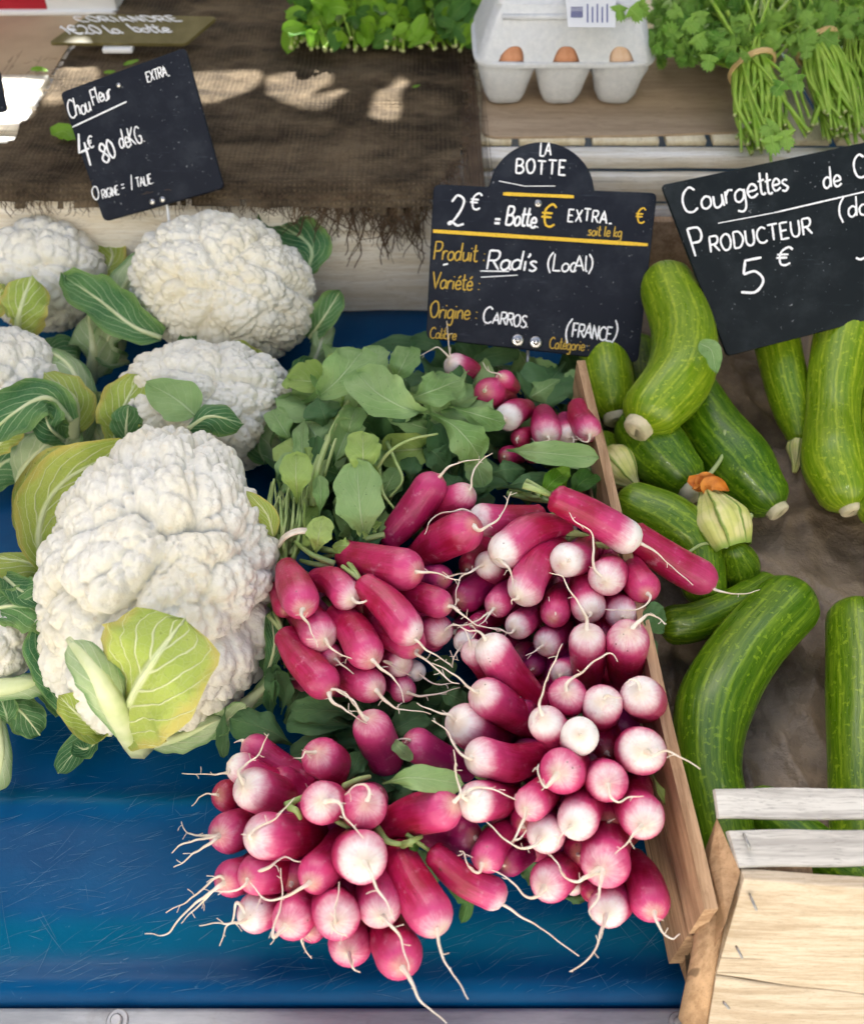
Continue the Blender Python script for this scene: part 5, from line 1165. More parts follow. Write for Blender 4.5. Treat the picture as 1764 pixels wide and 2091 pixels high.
# ------------------------------------------------------------------ radishes
def radish(parent, c, B, C, w, z, tails=(), ws=.62, tone=0.0, k=1.8, bend=None, drop=0.0, rnd_=None, crown=.72):
    rs = random.Random(int(B[0] * 7 + B[1] * 13 + w))
    bu, bv = px(c, *B); cu, cv = px(c, *C); wp = w * CR[c][2] * 1.08
    if math.hypot(bu - cu, bv - cv) > .45 * wp: cu, cv = bu + (cu - bu) * 1.14, bv + (cv - bv) * 1.14
    Bp = at(bu, bv, z / 100); d = dep(Bp); sc = d / FPX; r = wp / 2 * sc
    p = math.hypot(bu - cu, bv - cv); dz = math.sqrt(max(0, (k * wp) ** 2 - p * p)) * sc
    dz = min(dz, 1.6 * wp * sc)
    while True:
        Cp = atd(cu, cv, d + dz)
        if Cp.z > max(.008, r * .55) or dz < 1e-4: break
        dz *= .9
    ax = (Bp - Cp); L = ax.length; ax.normalize(); _, n1, n2 = frame_from(ax, CP - Bp)
    bd = (rs.uniform(-.10, .10) if bend is None else bend) * L
    # profile: t from crown (0) to tip (1) over crown cap, body, rounded tip
    ncap = r * (1.0 + rs.uniform(-.03, .16)); N = 26; sides = 24; vs = []; uvs = []; fs = []
    tot = L + r * crown * .7 + ncap; pt = rs.uniform(.0, .35)
    for i in range(N + 1):
        t = i / N; s = -r * crown * .7 + tot * t        # distance along axis from C
        if s < 0: q = s / (r * crown * .7); rad = r * crown * math.sqrt(max(0, 1 - q * q)) + r * .05
        elif s < L:
            q = s / L; e = q * q * (3 - 2 * q); rad = r * (crown + (1 - crown) * (1 - (1 - q) ** 2.6) ** 1.0)
        else:
            q = (s - L) / ncap; rad = r * (max(0, 1 - q ** 2.0) ** (.5 + .35 * pt)); 
        q = max(0, min(1, s / (L + 1e-6)))
        cen = Cp + ax * s + n2 * (bd * math.sin(math.pi * q)) * 1.0
        for kk in range(sides + 1):
            a = 2 * math.pi * kk / sides; f = 1 + .035 * noise.noise(Vector((math.cos(a), math.sin(a), s * 60 + B[0]))) + .05 * noise.noise(Vector((math.cos(a) * .6, math.sin(a) * .6, s * 25 + B[1])))
            vs.append(cen + n1 * (math.cos(a) * rad * f) + n2 * (math.sin(a) * rad * f)); uvs.append((kk / sides, t))
    for i in range(N):
        for kk in range(sides): a = i * (sides + 1) + kk; fs.append((a, a + 1, a + sides + 2, a + sides + 1))
    mb = MB(); mb.add(vs, fs, uvs); o = mb.build('radish', M['radish'], parent)
    o['white_start'] = ws + .03 + .30 * max(0, min(1, dz / max(L, 1e-6))) + rs.uniform(-.04, .04); o['tone'] = float(tone)
    tip = Bp + ax * (ncap * .93)
    # leaf stalk stub at the crown
    q = MB(); e0 = Cp - ax * (r * crown * .55)
    for kk in range(3):
        dd = (-ax + Vector((rs.uniform(-.18, .18), rs.uniform(-.18, .18), rs.uniform(-.15, .1)))).normalized()
        tube(q, [e0, e0 + dd * r * .8, e0 + dd * r * 1.7 + Vector((0, 0, -r * .1))], r * .13, 6)
    q.build('stalk', M['rstem'], o)
    if not tails: tails = [None]
    for ti, tl in enumerate(tails):
        q = MB()
        if tl is None:
            dd = ax.copy(); pts = [tip - ax * r * .15, tip + ax * r * .12]; 
            dd = (ax + n1 * rs.uniform(-.2, .8) + n2 * rs.uniform(-.8, .8)).normalized()
            pts += [pts[-1] + dd * r * .3, pts[-1] + dd * r * .5 + n2 * r * rs.uniform(-.3, .3)]; r0 = r * .14
        else:
            n = len(tl); pts = []; z0 = tip.z
            p0 = at(*px(c, *tl[0]), tip.z)
            pts = [tip - ax * r * .2] if (p0 - tip).length < r * 2.2 else []
            for i, xy in enumerate(tl):
                f = i / max(1, n - 1); zz = max(.004, z0 - drop / 100 * f - .001 * f)
                dd = dep(at(*px(c, *xy), zz)); dd = min(dd, d + .004 + drop / 60 * f) if drop else min(max(dd, d - .03), d + .0)
                pts.append(atd(*px(c, *xy), dd - r * (.35 if not drop else .2)))
            fs = max(0, min(1, dz / max(L, 1e-6))); r0 = r * (.085 if ti == 0 else .075) * (1 - .45 * fs)
        cl = catmull(pts, 7); wv = rs.uniform(0, 30)
        cl = [p_ + Vector((noise.noise(p_ * 130 + Vector((wv, 0, 0))), noise.noise(p_ * 130 + Vector((0, wv, 0))), 0)) * (.0011 * min(1, i / 6)) for i, p_ in enumerate(cl)]
        tube(q, cl, lambda t: .00022 + r0 * (max(0, 1 - t) ** 3.2) * 1.3 + r * .04 * (1 - t) + r * .10 * max(0, 1 - t * 7) ** 2, 7, lump=.35)
        if tl is not None and len(cl) > 14:              # hair roots
            for kk in range(rs.randint(1, 5)):
                i = rs.randrange(4, len(cl) - 2); dd = Vector((rs.uniform(-1, 1), rs.uniform(-1, 1), rs.uniform(-.6, .6))).normalized(); l = rs.uniform(.0015, .005)
                tube(q, [cl[i], cl[i] + dd * l * .5, cl[i] + dd * l + Vector((rs.uniform(-1, 1), rs.uniform(-1, 1), 0)) * .001], .00018, 4, cap=False)
        q.build('root', M['root'], o)
    return o

def bunch(label, u, v): return thing('radish_bunch', label, 'radishes', tuple(at(u, v, 0)), 'bunches of radishes')
RB = {
 'front': bunch('front left bunch of radishes fanned over the blue table, nearest the front rail', 640, 1800),
 'mid': bunch('bunch of radishes leaning against the largest cauliflower, its tips pointing lower right', 720, 1300),
 'top': bunch('bunch of radishes atop the pile, two long ones reaching over the crate board', 1100, 1100),
 'side': bunch('bunch of radishes with bare white tips facing up, beside the courgette crate board', 1200, 1450),
 'low': bunch('lower right bunch of radishes whose tips hang over the blue table beside the brown board', 1180, 1750),
 'back': bunch('small bunch of radishes behind the pile, directly under the arched slate sign', 1100, 850)}
T_ = lambda *p: list(p)
def radishes():
    f = RB['front']; r = radish
    r(f, 'E', (490, 345), (760, 505), 170, 4.2, ws=.95, tone=.2)
    r(f, 'E', (405, 452), (660, 540), 165, 5.0, [T_((318, 478), (230, 490), (55, 477))], ws=.75, drop=2)
    r(f, 'E', (480, 575), (665, 615), 238, 6.3, [T_((385, 478), (430, 430), (500, 370), (530, 300), (558, 250))], ws=.6)
    r(f, 'E', (320, 612), (470, 620), 176, 3.4, [T_((238, 600), (170, 615), (108, 668))], ws=.95, drop=1.5)
    r(f, 'E', (335, 822), (500, 780), 225, 4.4, [T_((225, 885), (150, 935), (90, 975), (3, 1037)), T_((235, 850), (150, 845), (85, 832), (50, 762)), T_((230, 860), (120, 875), (40, 900), (-8, 945))], ws=.7, drop=2)
    r(f, 'E', (550, 848), (800, 820), 255, 6.8, [T_((445, 845), (490, 800), (610, 742), (715, 625))], ws=.62)
    r(f, 'E', (870, 655), (890, 690), 232, 8.4, [T_((965, 640), (1000, 720), (1050, 780), (1105, 855))], ws=.62)
    r(f, 'E', (1117, 672), (1105, 715), 245, 7.8, [T_((1150, 590), (1120, 545), (1060, 560), (1000, 600))], ws=.64)
    r(f, 'E', (872, 392), (955, 530), 224, 6.4, [T_((775, 362), (755, 395), (715, 390))], ws=.7)
    r(f, 'E', (1105, 968), (1080, 900), 285, 8.2, [T_((1150, 1055), (1200, 1150), (1250, 1240), (1292, 1338))], ws=.58)
    r(f, 'E', (850, 1060), (955, 900), 225, 6.4, [T_((755, 1145), (680, 1185), (590, 1225), (510, 1200), (455, 1120))], ws=.72)
    r(f, 'E', (505, 1062), (720, 985), 225, 5.6, [T_((415, 1140), (340, 1172), (235, 1170)), T_((545, 1030), (600, 985), (655, 970), (710, 995), (770, 1000))], ws=.74)
    r(f, 'E', (350, 1090), (480, 1000), 200, 4.4, [T_((258, 1145), (180, 1220), (110, 1290), (42, 1362)), T_((262, 1090), (170, 1160), (90, 1220), (-40, 1292)), T_((250, 1160), (170, 1205), (60, 1300), (0, 1390), (-60, 1425), (-165, 1420))], ws=.72, drop=2.5)
    r(f, 'E', (492, 1292), (640, 1200), 218, 3.9, [T_((385, 1352), (280, 1360), (160, 1362)), T_((380, 1240), (360, 1320), (300, 1390), (282, 1490))], ws=.58, drop=2)
    r(f, 'E', (705, 1318), (810, 1190), 235, 5.0, [T_((602, 1430), (610, 1330), (635, 1180), (632, 1035))], ws=.62)
    r(f, 'E', (815, 1385), (860, 1300), 150, 3.2, [T_((750, 1445), (770, 1500), (815, 1555))], ws=.7, drop=1)
    r(f, 'E', (960, 1312), (985, 1220), 258, 6.2, [T_((945, 1350), (955, 1240), (975, 1110)), T_((930, 1370), (960, 1420), (1010, 1425))], ws=.6)
    r(f, 'E', (1035, 1475), (1075, 1340), 240, 3.8, [T_((1040, 1592), (1058, 1622), (1092, 1642))], ws=.66)
    r(f, 'E', (1208, 1245), (1215, 1050), 245, 6.0, [T_((1262, 1352), (1320, 1430), (1360, 1540), (1375, 1640))], ws=.62)
    r(f, 'E', (1318, 1530), (1285, 1330), 262, 4.8, [T_((1385, 1685), (1440, 1795), (1510, 1860), (1602, 1938))], ws=.72)
    r(f, 'E', (1490, 1280), (1340, 990), 258, 6.2, [T_((1545, 1412), (1570, 1530), (1640, 1665), (1725, 1805))], ws=.74, bend=.03)
    r(f, 'F', (400, 1815), (70, 1590), 215, 5.0, [T_((490, 1900), (600, 1965), (760, 2065), (993, 2237))], ws=.86, bend=.06)
    r(f, 'E', (720, 1080), (800, 960), 190, 4.6, ws=.95, tone=.3); r(f, 'E', (1000, 1180), (1010, 1080), 200, 4.6, ws=.95)
    l = RB['low']
    r(l, 'E', (1560, 690), (1280, 790), 238, 7.6, [T_((1675, 605), (1650, 500), (1640, 350))], ws=.8, bend=-.03)
    r(l, 'F', (220, 1440), (-10, 1420), 235, 5.0, ws=1.0, tone=.8)
    r(l, 'F', (310, 1192), (500, 1180), 258, 7.6, [T_((215, 1150), (270, 1105), (390, 1098), (500, 1150), (578, 1187))], ws=.55)
    r(l, 'F', (680, 1200), (810, 1080), 228, 8.2, [T_((635, 1300), (590, 1385), (560, 1450), (600, 1440), (650, 1382))], ws=.62)
    r(l, 'F', (885, 985), (980, 950), 288, 9.2, [T_((785, 1090), (740, 1045), (718, 990), (722, 935))], ws=.66)
    r(l, 'F', (1190, 1052), (1180, 1010), 268, 8.8, [T_((1210, 1150), (1270, 1195), (1340, 1168), (1428, 1155))], ws=.62)
    r(l, 'F', (1430, 1290), (1400, 1120), 288, 8.0, [T_((1370, 1410), (1330, 1470), (1250, 1558))], ws=.58)
    r(l, 'F', (995, 1310), (1105, 1180), 262, 8.0, [T_((880, 1420), (850, 1490))], ws=.58)
    r(l, 'F', (775, 1410), (850, 1340), 250, 7.0, [T_((685, 1490), (620, 1510), (550, 1490), (460, 1420), (370, 1328))], ws=.52)
    r(l, 'F', (1185, 1600), (1285, 1420), 320, 6.8, [T_((1050, 1710), (990, 1745), (900, 1700), (850, 1610), (808, 1545)), T_((1140, 1750), (1130, 1840), (1070, 1930), (1095, 2010))], ws=.62)
    r(l, 'F', (805, 1735), (935, 1630), 265, 5.6, [T_((705, 1840), (640, 1840), (560, 1750), (480, 1690), (410, 1660))], ws=.62)
    r(l, 'F', (1200, 1915), (1240, 1790), 252, 5.0, [T_((1165, 2062), (1120, 2180), (1040, 2285), (943, 2353))], ws=.6)
    r(l, 'F', (1475, 1860), (1385, 1640), 265, 5.2, [T_((1520, 1995), (1570, 2070), (1640, 2140), (1690, 2105))], ws=.74)
    r(l, 'F', (380, 1565), (510, 1410), 215, 6.2, [T_((310, 1670), (250, 1640), (220, 1545), (185, 1530))], ws=.7, tone=.4)
    r(l, 'F', (530, 1605), (670, 1520), 185, 4.6, ws=1.0, tone=.6)
    r(l, 'F', (1090, 1800), (1080, 1690), 150, 4.0, ws=.95); r(l, 'F', (960, 1760), (1010, 1690), 135, 3.4, ws=.55)
    r(l, 'E', (1165, 225), (1255, 460), 220, 6.6, [T_((1105, 140), (1070, 70), (1010, 20), (955, -5))], ws=.72, tone=.85)
    r(l, 'E', (1430, 318), (1680, 440), 190, 5.0, [T_((1380, 285), (1320, 282), (1275, 300))], ws=.86, tone=.8)
    r(l, 'F', (640, 1330), (700, 1240), 200, 5.6, ws=.95, tone=.3); r(l, 'F', (1200, 1300), (1180, 1200), 220, 6.0, ws=.98); r(l, 'F', (1010, 1520), (1050, 1420), 220, 5, ws=.98)
    s = RB['side']
    r(s, 'F', (425, 175), (670, 470), 250, 8.6, [T_((360, 70), (310, 28), (250, 32), (200, 10))], ws=.76, bend=-.04)
    r(s, 'F', (292, 185), (380, 340), 180, 7.4, [T_((250, 90), (210, 20), (140, -20))], ws=.62)
    r(s, 'F', (385, 490), (620, 650), 258, 7.9, [T_((280, 435), (200, 375), (100, 295), (0, 252))], ws=.66)
    r(s, 'F', (235, 672), (450, 735), 268, 6.8, [T_((115, 600), (50, 592), (-40, 560), (-110, 520))], ws=.6, tone=.5)
    r(s, 'F', (360, 890), (670, 885), 258, 8.0, [T_((250, 895), (190, 865), (140, 795), (90, 712), (0, 640))], ws=.68)
    r(s, 'F', (780, 665), (850, 800), 235, 9.2, [T_((735, 545), (745, 470), (800, 310), (890, 120))], ws=.62)
    r(s, 'F', (1006, 745), (1012, 765), 238, 9.8, ws=.36)
    r(s, 'F', (922, 470), (935, 520), 246, 9.0, [T_((920, 390), (1010, 310), (1170, 195), (1230, 188), (1266, 245))], ws=.62)
    r(s, 'F', (1160, 535), (1175, 620), 256, 9.2, [T_((1195, 465), (1240, 480), (1290, 492))], ws=.58)
    r(s, 'F', (1420, 480), (1430, 560), 264, 9.2, [T_((1395, 375), (1345, 360), (1325, 395))], ws=.54)
    r(s, 'F', (1430, 855), (1415, 880), 305, 9.2, [T_((1500, 872), (1590, 850), (1690, 890), (1827, 977))], ws=.58)
    r(s, 'H', (992, 1395), (1002, 1640), 262, 8.6, [T_((985, 1240), (955, 1160), (900, 1070), (830, 960), (790, 905), (700, 885))], ws=.66, bend=0)
    r(s, 'H', (1292, 1395), (1270, 1640), 298, 8.8, [T_((1390, 1235), (1445, 1200), (1520, 1220), (1566, 1272))], ws=.68, bend=0)
    r(s, 'H', (700, 1400), (800, 1300), 205, 6.2, [T_((630, 1455), (590, 1480), (540, 1505))], ws=.55, tone=.7)
    r(s, 'H', (805, 1620), (850, 1530), 185, 5.4, ws=.6, tone=1); r(s, 'H', (600, 1570), (640, 1480), 160, 4.8, ws=.9, tone=1); r(s, 'H', (1110, 1330), (1100, 1230), 185, 6, ws=.9, tone=.3)
    r(s, 'F', (1180, 820), (1160, 700), 220, 6.6, ws=1.0); r(s, 'F', (1100, 900), (1150, 800), 200, 6.0, ws=1.0, tone=.3); r(s, 'F', (600, 560), (700, 620), 200, 6, ws=1, tone=.3)
    t = RB['top']
    r(t, 'H', (1275, 615), (840, 375), 250, 9.4, [T_((1395, 665), (1490, 730), (1600, 820), (1778, 978))], ws=.72, bend=-.02, crown=.78)
    r(t, '6', (795, 1420), (480, 1225), 200, 6.6, [T_((865, 1480), (930, 1512), (1030, 1525), (1160, 1500))], ws=.95, bend=.02, crown=.85)
    r(t, 'H', (400, 715), (770, 560), 268, 9.0, [T_((400, 845), (428, 915), (446, 1000))], ws=.68, bend=.12, crown=.55)
    r(t, 'H', (540, 995), (750, 750), 268, 8.6, ws=.66, crown=.75)
    r(t, 'H', (846, 790), (970, 700), 246, 9.0, [T_((860, 790), (830, 760), (815, 735))], ws=.5)
    r(t, 'H', (1135, 918), (1150, 840), 262, 9.0, [T_((1042, 850), (1038, 700), (1016, 580), (910, 505), (855, 440))], ws=.58)
    r(t, 'H', (1405, 990), (1320, 840), 238, 8.4, [T_((1460, 1075), (1420, 1130), (1300, 1162), (1120, 1155))], ws=.74)
    r(t, 'H', (1000, 1130), (960, 950), 245, 7.8, ws=.6); r(t, 'H', (1250, 1180), (1220, 1070), 240, 7.4, ws=.55)
    r(t, 'H', (755, 1180), (795, 1050), 206, 7.4, [T_((745, 1180), (722, 1110), (712, 1058))], ws=.72)
    r(t, 'H', (485, 1275), (600, 1180), 195, 7.0, [T_((410, 1335), (340, 1300), (220, 1290))], ws=.62, tone=.4)
    r(t, 'H', (335, 1115), (450, 1000), 200, 7.2, [T_((262, 1190), (230, 1240), (185, 1278)), T_((250, 1195), (130, 1260), (0, 1280))], ws=.66, tone=.5)
    r(t, 'H', (110, 1060), (340, 970), 222, 6.4, ws=1.0, tone=.6)
    r(t, 'H', (265, 830), (390, 870), 205, 7.6, [T_((148, 862), (70, 905), (25, 1000), (5, 1150))], ws=.55)
    r(t, 'H', (135, 820), (230, 700), 185, 5.8, ws=.95)
    r(t, 'H', (225, 492), (570, 470), 228, 8.6, [T_((120, 430), (20, 418), (-150, 475), (-215, 600))], ws=.72, bend=-.04)
    r(t, '5', (990, 915), (785, 1165), 192, 9.0, [T_((1052, 838), (1110, 775), (1200, 752), (1292, 738))], ws=1.0, tone=.35, bend=.03, crown=.72)
    r(t, '5', (1175, 965), (1020, 1080), 170, 8.6, [T_((1235, 895), (1255, 800), (1300, 735), (1362, 700))], ws=.72)
    r(t, '5', (1185, 1160), (965, 1290), 232, 9.4, [T_((1290, 1148), (1390, 1085), (1440, 1010), (1472, 928))], ws=.84)
    r(t, 'H', (1020, 760), (1000, 680), 150, 6.6, ws=1, tone=.5); r(t, 'H', (1190, 760), (1180, 700), 150, 6.6, ws=1, tone=.6); r(t, 'H', (640, 900), (660, 800), 180, 5.8, ws=1, tone=.3); r(t, 'H', (1090, 1280), (1080, 1180), 180, 5.6, ws=1, tone=.3); r(t, 'H', (180, 1270), (300, 1230), 150, 6, ws=1, tone=.4)
    m = RB['mid']
    r(m, '5', (835, 1378), (560, 1310), 236, 9.2, [T_((925, 1392), (1000, 1400), (1090, 1425), (1172, 1446))], ws=.8, bend=.02, crown=.72)
    r(m, 'G', (330, 1180), (240, 960), 285, 9.2, [T_((345, 1312), (400, 1375), (440, 1470), (475, 1565))], ws=.74, bend=0, crown=.62)
    r(m, 'G', (690, 1135), (500, 1030), 245, 8.6, [T_((800, 1207), (910, 1182), (1060, 1230), (1205, 1282))], ws=.68)
    r(m, 'G', (1175, 1400), (900, 1110), 275, 9.0, [T_((1275, 1515), (1350, 1580), (1450, 1650), (1555, 1715))], ws=.78, bend=-.04)
    r(m, 'G', (1440, 1208), (1170, 1105), 230, 8.4, [T_((1570, 1248), (1640, 1285), (1742, 1372), (1800, 1395), (1960, 1420))], ws=.8, bend=0)
    r(m, 'G', (1205, 1515), (960, 1280), 270, 7.6, [T_((1285, 1620), (1390, 1705), (1530, 1835), (1612, 1862))], ws=.8)
    r(m, 'G', (850, 1585), (665, 1340), 290, 8.2, [T_((965, 1712), (1060, 1792), (1130, 1885), (1168, 2010))], ws=.72)
    r(m, 'G', (480, 1445), (330, 1290), 288, 7.8, [T_((585, 1560), (680, 1630), (830, 1682))], ws=.64)
    r(m, 'G', (570, 1630), (440, 1550), 190, 6.8, [T_((662, 1700), (750, 1765), (862, 1862))], ws=.68)
    r(m, 'G', (495, 1830), (260, 1530), 282, 7.2, [T_((590, 1998), (660, 2050), (760, 2110), (880, 2180)), T_((625, 1900), (700, 1945), (770, 2030), (840, 2090))], ws=.86, bend=.02)
    r(m, 'G', (880, 1868), (690, 1760), 270, 6.8, [T_((1010, 1992), (1080, 2045), (1160, 2062), (1380, 2100))], ws=.66)
    r(m, 'G', (1130, 1690), (1030, 1590), 212, 6.4, [T_((1000, 1680), (1080, 1720), (1200, 1790))], ws=.6)
    r(m, 'G', (1155, 1910), (1050, 1850), 200, 5.6, [T_((1280, 1962), (1400, 1950), (1500, 1925), (1622, 1888))], ws=.7, tone=1)
    r(m, 'G', (1430, 1430), (1300, 1370), 245, 6.8, [T_((1545, 1380), (1640, 1390), (1742, 1350))], ws=.66, tone=.2)
    r(m, 'G', (1455, 1000), (1340, 960), 200, 7.0, [T_((1570, 985), (1640, 970), (1700, 950))], ws=.8, tone=.9)
    r(m, 'G', (200, 1230), (150, 1110), 175, 7.2, ws=1.0); r(m, 'G', (1262, 1758), (1180, 1700), 152, 5.4, [T_((1330, 1815), (1430, 1862), (1605, 1852))], ws=.3)
    r(m, 'G', (1400, 1510), (1310, 1450), 170, 5.6, ws=.9, tone=.8); r(m, 'H', (75, 1400), (110, 1320), 145, 6.4, [T_((30, 1470), (5, 1520), (-10, 1590))], ws=.4)
    r(m, 'G', (820, 1250), (700, 1180), 200, 6.6, ws=1); r(m, 'G', (720, 1700), (600, 1640), 200, 5.6, ws=1, tone=.3)
    b = RB['back']
    r(b, '5', (1150, 192), (1275, 262), 138, 7.3, [T_((1112, 140), (1100, 60), (1093, -70)), T_((1095, 125), (1040, 88), (990, 110), (935, 138))], ws=.66)
    r(b, '5', (1345, 352), (1430, 390), 175, 7.3, ws=.78); r(b, '5', (1432, 275), (1475, 312), 108, 7.9, [T_((1400, 240), (1345, 228), (1308, 175))], ws=.7)
    r(b, '5', (1455, 492), (1540, 452), 152, 7.1, ws=.56); r(b, '5', (1675, 578), (1660, 490), 165, 7.1, [T_((1690, 625), (1640, 640), (1580, 650))], ws=.66, tone=.3)
    r(b, '5', (1525, 615), (1590, 600), 110, 6.1, ws=.9); r(b, '6', (150, 560), (105, 455), 148, 7.9, [T_((160, 635), (120, 630), (90, 605))], ws=.66, crown=.8)
    r(b, '6', (35, 590), (20, 520), 128, 6.7, [T_((70, 610), (60, 650), (40, 670))], ws=.56, tone=.6); r(b, '5', (1450, 722), (1510, 720), 112, 5.7, ws=1, tone=.3)
    r(b, '5', (1600, 700), (1640, 660), 120, 5.3, ws=1)
    rf = random.Random(17)                                                # deep layer, glimpsed through the gaps
    for bn, (u0, u1, v0, v1), n_ in (('top', (930, 1290, 1050, 1290), 14), ('side', (980, 1300, 1260, 1520), 13), ('low', (980, 1300, 1500, 1725), 17), ('mid', (600, 880, 1160, 1400), 13), ('front', (560, 790, 1610, 1820), 13)):
        for k in range(n_):
            u, v = rf.uniform(u0, u1), rf.uniform(v0, v1); a = math.atan2((v0 + v1) / 2 - v, (u0 + u1) / 2 - u) + rf.uniform(-.6, .6); w_ = rf.uniform(66, 84)
            r(RB[bn], 'D', (u, v), (u + math.cos(a) * w_ * 1.3, v + math.sin(a) * w_ * 1.3), w_, rf.uniform(2.6, 4.4), ws=1.0, tone=rf.choice((0, .3, .8)))
radishes()

